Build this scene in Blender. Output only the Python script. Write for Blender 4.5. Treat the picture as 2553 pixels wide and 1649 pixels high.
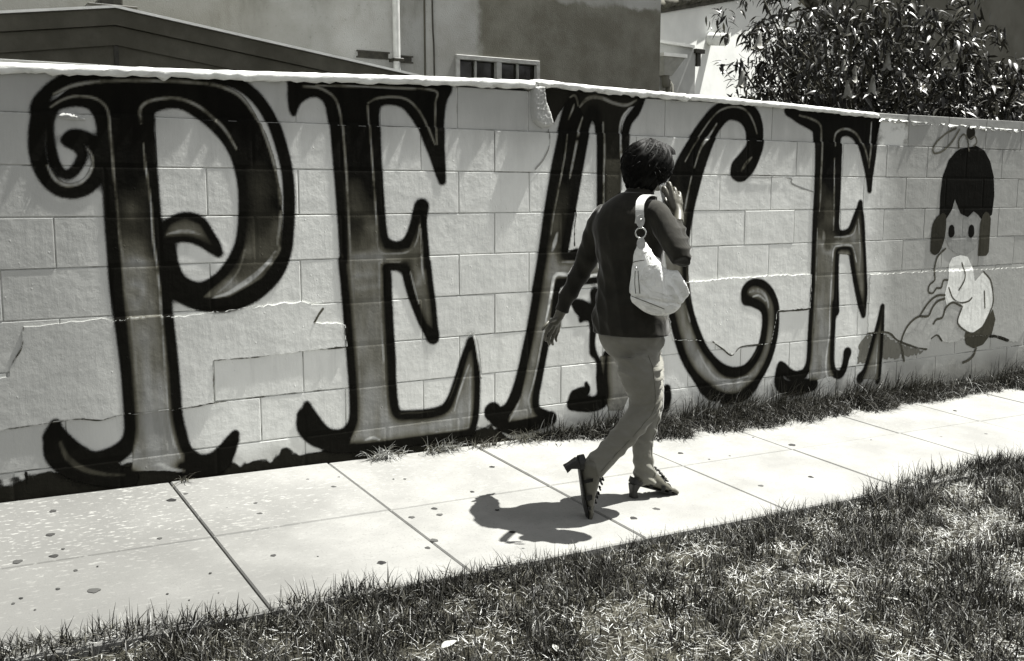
import bpy, bmesh, math, random
import numpy as np
from mathutils import Vector, Matrix
random.seed(7); rng = np.random.default_rng(11)
scene = bpy.context.scene
for o in list(bpy.data.objects): bpy.data.objects.remove(o)
col = scene.collection

# ------------------------------------------------------------------ camera
cam_d = bpy.data.cameras.new('camera'); cam = bpy.data.objects.new('camera', cam_d); col.objects.link(cam)
cam_d.sensor_width = 36; cam_d.sensor_fit = 'HORIZONTAL'; cam_d.lens = 36*2527.6/2553
cam_d.clip_start = .05; cam_d.clip_end = 2000
cam.matrix_world = Matrix.Translation((-2.35988, -4.42192, 1.31682)) @ Matrix.Rotation(-.542297, 4, 'Z') @ Matrix.Rotation(1.436425, 4, 'X') @ Matrix.Rotation(.001168, 4, 'Z')
scene.camera = cam

# ------------------------------------------------------------------ sky, sun, exposure
SUN_EL, SUN_AZ = math.radians(65), math.radians(-4.5)      # azimuth measured from +x towards +y
sd = Vector((math.cos(SUN_EL)*math.cos(SUN_AZ), math.cos(SUN_EL)*math.sin(SUN_AZ), math.sin(SUN_EL)))
world = bpy.data.worlds.new('World'); scene.world = world; world.use_nodes = True
nt = world.node_tree; nt.nodes.clear()
sky = nt.nodes.new('ShaderNodeTexSky'); sky.sky_type = 'NISHITA'; sky.sun_disc = False
sky.sun_elevation = SUN_EL; sky.sun_rotation = math.pi/2 - SUN_AZ
hs = nt.nodes.new('ShaderNodeHueSaturation'); hs.inputs['Saturation'].default_value = .06
bg = nt.nodes.new('ShaderNodeBackground'); bg.inputs['Strength'].default_value = .05
wo = nt.nodes.new('ShaderNodeOutputWorld')
nt.links.new(sky.outputs[0], hs.inputs['Color']); nt.links.new(hs.outputs[0], bg.inputs['Color']); nt.links.new(bg.outputs[0], wo.inputs['Surface'])
sun_d = bpy.data.lights.new('sun', 'SUN'); sun_d.energy = 5; sun_d.angle = math.radians(.5); sun_d.color = (1, .985, .94)
sun = bpy.data.objects.new('sun', sun_d); col.objects.link(sun)
sun.rotation_euler = sd.to_track_quat('Z', 'Y').to_euler(); sun.location = (6, -2, 9)
scene.view_settings.view_transform = 'Standard'; scene.view_settings.look = 'None'
scene.view_settings.exposure = 1.5; scene.view_settings.gamma = 1; scene.view_settings.use_curve_mapping = False
scene.render.engine = 'CYCLES'; scene.cycles.max_bounces = 8; scene.cycles.transparent_max_bounces = 12

# ------------------------------------------------------------------ helpers
def G(x, y): return .05 - .021*np.clip(x, -8, 10) + .051*np.clip(y, -3, .3)
def lin(t, a, b): 
    k = min(1, max(0, (t-a)/(b-a))); return k*k*(3-2*k)
def grey(t):
    k = lin(t, .01, .32)
    return tuple(t*(a*(1-k)+b*k) for a, b in zip((1.08, 1.03, .78), (.985, 1., .965))) + (1,)
def greyn(t): return (t*1.0, t*1.0, t*.95, 1)
def tint(t):
    t = np.asarray(t); k = np.clip((t-.01)/.31, 0, 1); k = k*k*(3-2*k)
    return np.stack([t*(a*(1-k)+b*k) for a, b in zip((1.08, 1.03, .78), (.985, 1., .965))] + [np.ones_like(t)], -1)
def link(o, parent=None):
    col.objects.link(o)
    if parent is not None: o.parent = parent
    return o
def tag(o, label=None, cat=None, group=None, kind=None):
    if label: o['label'] = label
    if cat: o['category'] = cat
    if group: o['group'] = group
    if kind: o['kind'] = kind
    return o
def empty(name, loc=(0, 0, 0)):
    o = bpy.data.objects.new(name, None); o.location = loc; o.empty_display_size = .1; return link(o)
def pm(name, verts, faces, mat, parent=None, smooth=False):
    me = bpy.data.meshes.new(name); me.from_pydata([tuple(map(float, v)) for v in verts], [], [tuple(map(int, q)) for q in faces]); me.update()
    if mat: me.materials.append(mat)
    if smooth: me.polygons.foreach_set('use_smooth', [True]*len(me.polygons))
    o = bpy.data.objects.new(name, me); link(o)
    if parent is not None: par(o, parent)
    return o
def par(o, p):
    o.parent = p; bpy_mat = p.matrix_world if False else Matrix.Translation(p.location)
    o.matrix_parent_inverse = bpy_mat.inverted() if p.parent is None else Matrix.Identity(4)
    return o
def fast(name, V, F, mat, parent=None, smooth=True, attrs=None):
    V = np.asarray(V, np.float32); F = np.asarray(F, np.int32); k = F.shape[1]
    me = bpy.data.meshes.new(name); me.vertices.add(len(V)); me.vertices.foreach_set('co', V.ravel())
    me.loops.add(F.size); me.loops.foreach_set('vertex_index', F.ravel())
    me.polygons.add(len(F)); me.polygons.foreach_set('loop_start', np.arange(0, F.size, k, dtype=np.int32)); me.polygons.foreach_set('loop_total', np.full(len(F), k, np.int32))
    if attrs:
        for n, a in attrs.items():
            if a.ndim == 2: at = me.color_attributes.new(n, 'FLOAT_COLOR', 'POINT'); at.data.foreach_set('color', a.astype(np.float32).ravel())
            else: at = me.attributes.new(n, 'FLOAT', 'POINT'); at.data.foreach_set('value', a.astype(np.float32))
    me.update(calc_edges=True); me.validate()
    if smooth: me.polygons.foreach_set('use_smooth', np.ones(len(F), bool))
    if mat: me.materials.append(mat)
    o = bpy.data.objects.new(name, me); link(o)
    if parent is not None: par(o, parent)
    return o
def box(x0, x1, y0, y1, z0, z1, bev=0.):
    if bev <= 0:
        v = [(x, y, z) for x in (x0, x1) for y in (y0, y1) for z in (z0, z1)]
        return v, [(0, 1, 3, 2), (4, 6, 7, 5), (0, 4, 5, 1), (2, 3, 7, 6), (0, 2, 6, 4), (1, 5, 7, 3)]
    bm = bmesh.new(); bmesh.ops.create_cube(bm, size=1)
    for v in bm.verts: v.co = Vector(((x0+x1)/2+v.co.x*(x1-x0), (y0+y1)/2+v.co.y*(y1-y0), (z0+z1)/2+v.co.z*(z1-z0)))
    bmesh.ops.bevel(bm, geom=list(bm.edges), offset=bev, segments=1, affect='EDGES')
    bm.verts.index_update(); r = [tuple(v.co) for v in bm.verts], [[v.index for v in fc.verts] for fc in bm.faces]; bm.free(); return r
def merge(*parts):
    V, F = [], []
    for v, fs in parts:
        n = len(V); V += list(v); F += [tuple(i+n for i in q) for q in fs]
    return V, F
def cat(P, n=4):
    P = np.asarray(P, float); Q = np.vstack([2*P[0]-P[1], P, 2*P[-1]-P[-2]]); out = []
    for i in range(1, len(Q)-2):
        a, b, c, d = Q[i-1:i+3]
        for t in np.linspace(0, 1, n, endpoint=False):
            out.append(.5*(2*b+(c-a)*t+(2*a-5*b+4*c-d)*t*t+(3*b-a-3*c+d)*t**3))
    out.append(Q[-2]); return np.array(out)
def tube(P, n=12, res=4, cap=True):
    """P: rows x,y,z,r -> closed tube"""
    P = np.asarray(P, float); P = cat(P, res) if len(P) > 2 else np.array([P[0]*(1-t)+P[1]*t for t in np.linspace(0, 1, res+1)])
    T = np.gradient(P[:, :3], axis=0); T /= np.linalg.norm(T, axis=1)[:, None]+1e-9
    u = np.cross(T[0], (0, 0, 1) if abs(T[0][2]) < .9 else (1, 0, 0)); V, F = [], []
    for i in range(len(P)):
        u = u - T[i]*(u@T[i]); u /= np.linalg.norm(u); w = np.cross(T[i], u)
        for k in range(n):
            a = 2*math.pi*k/n; V.append(P[i, :3]+P[i, 3]*(math.cos(a)*u+math.sin(a)*w))
    m = len(P)
    for i in range(m-1):
        for k in range(n): F.append((i*n+k, i*n+(k+1) % n, (i+1)*n+(k+1) % n, (i+1)*n+k))
    if cap: F.append(tuple(range(n))[::-1]); F.append(tuple((m-1)*n+k for k in range(n)))
    return V, F
def loft(R, n=24, res=4):
    """R rows: cx,cy,cz, ux,uy,uz, vx,vy,vz  (semi-axis vectors)"""
    R = cat(np.asarray(R, float), res); V, F = [], []
    for r in R:
        for k in range(n):
            a = 2*math.pi*k/n; V.append(r[:3]+math.cos(a)*r[3:6]+math.sin(a)*r[6:9])
    m = len(R)
    for i in range(m-1):
        for k in range(n): F.append((i*n+k, i*n+(k+1) % n, (i+1)*n+(k+1) % n, (i+1)*n+k))
    F.append(tuple(range(n))[::-1]); F.append(tuple((m-1)*n+k for k in range(n))); return V, F
def ell(c, A, n=12):
    """ellipsoid, A 3 semi-axis vectors"""
    c = np.asarray(c); A = np.asarray(A); V, F = [], []; m = n
    for i in range(m+1):
        th = math.pi*i/m
        for k in range(2*n):
            a = math.pi*k/n; V.append(c+math.sin(th)*(math.cos(a)*A[0]+math.sin(a)*A[1])+math.cos(th)*A[2])
    for i in range(m):
        for k in range(2*n): F.append((i*2*n+k, i*2*n+(k+1) % (2*n), (i+1)*2*n+(k+1) % (2*n), (i+1)*2*n+k))
    return V, F
def remesh(name, parts, vox, smooth_it, mat, parent=None, disp=None):
    V, F = merge(*parts)
    me = bpy.data.meshes.new(name); me.from_pydata([tuple(map(float, v)) for v in V], [], F); me.validate(); me.update()
    o = bpy.data.objects.new(name, me); link(o)
    bm = bmesh.new(); bm.from_mesh(me); bmesh.ops.remove_doubles(bm, verts=bm.verts, dist=1e-5); bmesh.ops.recalc_face_normals(bm, faces=bm.faces); bm.to_mesh(me); bm.free()
    r = o.modifiers.new('remesh', 'REMESH'); r.mode = 'VOXEL'; r.voxel_size = vox
    if smooth_it: s = o.modifiers.new('smooth', 'SMOOTH'); s.factor = .5; s.iterations = smooth_it
    dg = bpy.context.evaluated_depsgraph_get(); new = bpy.data.meshes.new_from_object(o.evaluated_get(dg)); o.modifiers.clear(); o.data = new; bpy.data.meshes.remove(me); new.name = name
    if disp is not None:
        n = len(new.vertices); co = np.empty(n*3, np.float32); no = np.empty(n*3, np.float32)
        new.vertices.foreach_get('co', co); new.vertices.foreach_get('normal', no); co = co.reshape(-1, 3); no = no.reshape(-1, 3)
        co += no*disp(co, no)[:, None]; new.vertices.foreach_set('co', co.ravel()); new.update()
    new.materials.clear(); new.materials.append(mat); new.polygons.foreach_set('use_smooth', np.ones(len(new.polygons), bool))
    if parent is not None: par(o, parent)
    return o

# ------------------------------------------------------------------ materials
class MB:
    def __init__(s, name, rough=.8, spec=.3):
        s.m = bpy.data.materials.new(name); s.m.use_nodes = True; s.t = s.m.node_tree; s.t.nodes.clear()
        s.out = s.n('ShaderNodeOutputMaterial'); s.p = s.n('ShaderNodeBsdfPrincipled'); s.l(s.p.outputs[0], s.out.inputs[0])
        s.p.inputs['Roughness'].default_value = rough; s.p.inputs['Specular IOR Level'].default_value = spec
        s.pos = s.n('ShaderNodeNewGeometry').outputs['Position']
    def n(s, k): return s.t.nodes.new(k)
    def l(s, a, b): s.t.links.new(a, b)
    def map(s, sc, v=None, rot=(0, 0, 0)):
        m = s.n('ShaderNodeMapping'); m.inputs['Scale'].default_value = sc; m.inputs['Rotation'].default_value = rot; s.l(v or s.pos, m.inputs[0]); return m.outputs[0]
    def noise(s, sc, det=4, rough=.55, v=None, dist=0):
        m = s.n('ShaderNodeTexNoise'); m.inputs['Scale'].default_value = sc; m.inputs['Detail'].default_value = det; m.inputs['Roughness'].default_value = rough; m.inputs['Distortion'].default_value = dist
        s.l(v or s.pos, m.inputs['Vector']); return m.outputs['Fac']
    def voro(s, sc, v=None, feat='F1', rnd=1.):
        m = s.n('ShaderNodeTexVoronoi'); m.feature = feat; m.inputs['Scale'].default_value = sc; m.inputs['Randomness'].default_value = rnd; s.l(v or s.pos, m.inputs['Vector']); return m.outputs['Distance']
    def ramp(s, f, a, b, lo=0., hi=1.):
        m = s.n('ShaderNodeMapRange'); m.interpolation_type = 'SMOOTHSTEP'; s.l(f, m.inputs[0])
        for i, v in enumerate((a, b, lo, hi)): m.inputs[i+1].default_value = v
        return m.outputs[0]
    def math(s, op, a, b=None):
        m = s.n('ShaderNodeMath'); m.operation = op
        for i, v in enumerate((a, b)):
            if v is None: continue
            if isinstance(v, (int, float)): m.inputs[i].default_value = v
            else: s.l(v, m.inputs[i])
        return m.outputs[0]
    def mix(s, f, a, b, bl='MIX'):
        m = s.n('ShaderNodeMix'); m.data_type = 'RGBA'; m.blend_type = bl
        for i, v in ((0, f), (6, a), (7, b)):
            if isinstance(v, (int, float)): m.inputs[i].default_value = v if i == 0 else (v, v, v, 1)
            elif isinstance(v, tuple): m.inputs[i].default_value = v
            else: s.l(v, m.inputs[i])
        return m.outputs[2]
    def xyz(s):
        m = s.n('ShaderNodeSeparateXYZ'); s.l(s.pos, m.inputs[0]); return m.outputs
    def bump(s, h, strength=.5, dist=.01, prev=None):
        m = s.n('ShaderNodeBump'); m.inputs['Strength'].default_value = strength; m.inputs['Distance'].default_value = dist; s.l(h, m.inputs['Height'])
        if prev: s.l(prev, m.inputs['Normal'])
        return m.outputs[0]
    def fin(s, c=None, bump=None):
        if c is not None:
            if isinstance(c, tuple): s.p.inputs['Base Color'].default_value = c
            else: s.l(c, s.p.inputs['Base Color'])
        if bump: s.l(bump, s.p.inputs['Normal'])
        return s.m
def simple(name, t, rough=.7, var=.25, sc=20, bs=.3, bd=.004, spec=.3):
    b = MB(name, rough, spec); f = b.ramp(b.noise(sc, 5), .3, .7)
    return b.fin(b.mix(f, grey(t*(1-var)), grey(t*(1+var))), b.bump(b.noise(sc*4, 4), bs, bd))
def wallrelief(b):
    streak = b.noise(1, 4, .6, b.map((46, 46, 9)))
    pim = b.ramp(b.voro(32, b.map((1, 1, .7))), .0, .16, 1, 0)
    sel = b.ramp(b.noise(9, 2), .5, .62)
    lump = b.noise(11, 5, .6)
    h = b.math('ADD', b.math('MULTIPLY', streak, .3), b.math('ADD', b.math('MULTIPLY', b.math('MULTIPLY', pim, sel), .5), b.math('MULTIPLY', lump, .9)))
    n = b.bump(h, .7, .0048)
    return b.bump(b.noise(220, 3), .25, .0012, n)
b = MB('wall_paint', .6, .35); X = b.xyz()
base = b.mix(b.ramp(b.noise(2.2, 6, .6), .3, .72), grey(.68), grey(.82))
st = b.ramp(b.noise(1, 5, .65, b.map((14, 14, 1.1))), .52, .78)
base = b.mix(b.math('MULTIPLY', st, .35), base, grey(.4))
left = b.math('MULTIPLY', b.ramp(b.math('ADD', X[0], b.math('MULTIPLY', b.noise(2.5, 4), .8)), -.45, -1.7), .72)  # lens vignette painted into the wall colour, greyer towards the left end
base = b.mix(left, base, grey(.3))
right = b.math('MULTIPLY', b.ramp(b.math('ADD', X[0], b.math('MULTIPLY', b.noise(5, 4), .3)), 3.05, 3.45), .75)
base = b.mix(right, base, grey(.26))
top_shade = b.math('MULTIPLY', b.ramp(b.math('ADD', X[2], b.math('MULTIPLY', b.noise(1, 4, .6, b.map((6, 6, 1.5))), .35)), 1.5, 2.0), .8)  # coping shade painted into the colour of the top courses, with streaky dirt
base = b.mix(top_shade, base, grey(.28))
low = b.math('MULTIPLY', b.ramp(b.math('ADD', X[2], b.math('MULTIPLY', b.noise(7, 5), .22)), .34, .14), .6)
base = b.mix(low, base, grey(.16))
spk = b.ramp(b.noise(75, 3), .66, .76)
base = b.mix(b.math('MULTIPLY', spk, .25), base, grey(.25))
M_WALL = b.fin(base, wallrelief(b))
b = MB('joint_mortar', .9); M_MORTAR = b.fin(b.mix(b.ramp(b.noise(4, 5, .7), .46, .68), grey(.66), grey(.1)), b.bump(b.noise(60, 4), .5, .004))
b = MB('coping_mortar', .85); M_CAP = b.fin(b.mix(b.ramp(b.noise(14, 6), .4, .75), grey(.74), grey(.55)), b.bump(b.noise(40, 5), .5, .006))
# sprayed letters: colour and coverage come from mesh attributes, speckled at the edge like overspray
b = MB('spray_paint', .75, .05)
a = b.n('ShaderNodeAttribute'); a.attribute_name = 'paint'
c = b.n('ShaderNodeAttribute'); c.attribute_name = 'cover'
cv = b.math('ADD', c.outputs['Fac'], b.math('MULTIPLY', b.math('SUBTRACT', b.noise(380, 2, .7), .5), .55))
al = b.ramp(cv, .22, .62)
wear = b.ramp(b.noise(1, 5, .65, b.map((40, 40, 8))), .35, .75)
cc = b.mix(b.math('MULTIPLY', wear, .5), a.outputs['Color'], b.mix(1, a.outputs['Color'], .62, 'MULTIPLY'))
b.l(al, b.p.inputs['Alpha']); M_SPRAY = b.fin(cc, wallrelief(b))
# concrete slabs
b = MB('concrete', .85, .25); X = b.xyz()
base = b.mix(b.ramp(b.noise(3, 6, .62), .3, .72), greyn(.185), greyn(.25))
base = b.mix(b.math('MULTIPLY', b.ramp(b.noise(120, 3), .55, .7), .5), base, greyn(.13))
base = b.mix(b.math('MULTIPLY', b.ramp(b.noise(17, 5, .7), .57, .75), .35), base, greyn(.18))
dirt = b.ramp(b.math('ADD', X[0], b.math('MULTIPLY', b.noise(2.5, 4), 1.2)), .2, -1.2)
base = b.mix(b.math('MULTIPLY', dirt, .75), base, greyn(.085))
flake = b.ramp(b.noise(1, 4, .6, b.map((30, 70, 30))), .56, .66)
fz = b.math('MULTIPLY', flake, b.ramp(b.math('ADD', X[1], b.math('MULTIPLY', b.noise(3, 4), .5)), -.75, -.1, .2, 1.))
base = b.mix(fz, base, greyn(.25))
spot = b.ramp(b.voro(5.5), .05, .085, .6, 0)
base = b.mix(b.math('MULTIPLY', spot, b.ramp(b.noise(4, 2), .5, .6)), base, greyn(.2))
M_SLAB = b.fin(base, b.bump(b.noise(160, 4), .35, .002))
b = MB('old_gum', .85, .2); oi = b.n('ShaderNodeObjectInfo'); M_GUM = b.fin(b.mix(oi.outputs['Random'], greyn(.012), greyn(.06)))
b = MB('soil', .95, .1); M_SOIL = b.fin(b.mix(b.ramp(b.noise(9, 6, .65), .35, .7), grey(.012), grey(.05)), b.bump(b.noise(40, 6), .8, .015))
def attr_mat(name, rough, spec, trans=0.):
    b = MB(name, rough, spec); a = b.n('ShaderNodeAttribute'); a.attribute_name = 'tone'
    b.l(a.outputs['Color'], b.p.inputs['Base Color'])
    if trans:
        t = b.n('ShaderNodeBsdfTranslucent'); b.l(a.outputs['Color'], t.inputs[0]); m = b.n('ShaderNodeMixShader'); m.inputs[0].default_value = trans
        b.l(b.p.outputs[0], m.inputs[1]); b.l(t.outputs[0], m.inputs[2]); b.l(m.outputs[0], b.out.inputs[0])
    return b.m
M_GRASS = attr_mat('grass_blade', .5, .4, .15)
M_STRAW = attr_mat('dry_straw', .6, .3)
M_LEAF = attr_mat('leaf', .38, .4, .1)
b = MB('leaf_single', .38, .4); oi = b.n('ShaderNodeObjectInfo'); M_LEAF1 = b.fin(b.mix(oi.outputs['Random'], grey(.008), grey(.03)))
M_BARK = simple('bark', .06, .9, .4, 30, .6, .01)
M_FLOWER = simple('trumpet_flower', .2, .6, .2, 25, .2)
M_DRYLEAF = simple('dry_leaf', .3, .6, .3, 60)
# buildings
b = MB('stucco', .92, .2); X = b.xyz()
base = b.mix(b.ramp(b.noise(1.6, 6, .6), .3, .7), grey(.22), grey(.31))
nz = b.math('MULTIPLY', b.math('SUBTRACT', b.noise(5, 5, .6), .5), .22)
m1 = b.ramp(b.math('ADD', X[0], nz), 2.6, 2.68); m2 = b.ramp(b.math('ADD', X[2], nz), 3.3, 3.24)
base = b.mix(b.math('MULTIPLY', m1, m2), base, b.mix(b.ramp(b.noise(3, 6, .65), .35, .7), grey(.1), grey(.15)))
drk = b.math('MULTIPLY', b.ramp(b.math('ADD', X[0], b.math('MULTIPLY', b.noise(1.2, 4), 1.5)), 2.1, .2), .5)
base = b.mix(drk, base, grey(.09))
base = b.mix(b.math('MULTIPLY', b.ramp(b.noise(1, 5, .7, b.map((3, 3, .9))), .5, .75), .55), base, grey(.08))
base = b.mix(b.math('MULTIPLY', b.ramp(b.noise(38, 4, .7), .58, .72), .5), base, grey(.07))
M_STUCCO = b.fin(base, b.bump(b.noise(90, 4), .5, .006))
b = MB('shed_board', .85, .2)
M_SHED = b.fin(b.mix(b.ramp(b.noise(3, 6, .65), .35, .72), grey(.065), grey(.11)), b.bump(b.noise(50, 4), .4, .004))
M_TRIM = simple('white_trim', .72, .5, .08, 8, .15)
M_ROOF = simple('roofing', .45, .8, .2, 20)
M_FRAME = simple('window_frame', .3, .6, .2, 12)
M_PIPE = simple('painted_pipe', .5, .5, .12, 10, .1)
M_DARK = simple('dark_metal', .03, .5, .3, 20)
b = MB('window_glass', .08, .5); M_GLASS = b.fin(grey(.012))
M_WHITE = simple('white_plaster', .8, .9, .05, 3, .3, .004)
M_ANNEX = simple('grey_plaster', .5, .9, .12, 3, .3, .004)
M_TILE = simple('clay_tile', .07, .8, .4, 12)
M_GREYB = simple('dark_plaster', .13, .9, .25, 1.2, .3, .004)
# person
M_SKIN = simple('skin', .075, .45, .08, 40, .12, .001, .45)
M_HAIR = simple('dark_hair', .003, .6, .4, 60, .2, .001, .1)
b = MB('knit_top', .85, .2); b.p.inputs['Sheen Weight'].default_value = .3; b.p.inputs['Sheen Roughness'].default_value = .35; M_SHIRT = b.fin(b.mix(b.ramp(b.noise(14, 4), .35, .7), grey(.013), grey(.021)), b.bump(b.noise(240, 3), .25, .0015, b.bump(b.noise(9, 3, .5, b.map((1, 1, .45)), 1.), .6, .014)))
b = MB('denim', .85, .2); b.p.inputs['Sheen Weight'].default_value = .25; b.p.inputs['Sheen Roughness'].default_value = .35; M_JEANS = b.fin(b.mix(b.ramp(b.noise(9, 5), .35, .7), grey(.15), grey(.19)), b.bump(b.noise(8, 3, .5, b.map((1, 1, 2.2)), 1.5), .5, .012, b.bump(b.noise(420, 2), .2, .0008)))
M_LEATHER = simple('black_leather', .005, .5, .3, 40, .2, .001, .5)
b = MB('white_bag_leather', .42, .5); M_BAG = b.fin(b.mix(b.ramp(b.noise(12, 5), .35, .75), grey(.86), grey(.74)), b.bump(b.noise(13, 4, .6, dist=1.8), .9, .026, b.bump(b.noise(300, 3), .15, .001)))
M_STRAP = simple('strap_leather', .42, .5, .12, 60, .3, .001)
M_STITCH = simple('stitching', .09, .8)
b = MB('brass', .22, .5); b.p.inputs['Metallic'].default_value = 1; M_METAL = b.fin(grey(.6))
M_PHONE = simple('phone_shell', .5, .3, .05)
M_EYE = simple('eye_white', .6, .3, .05)

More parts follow.
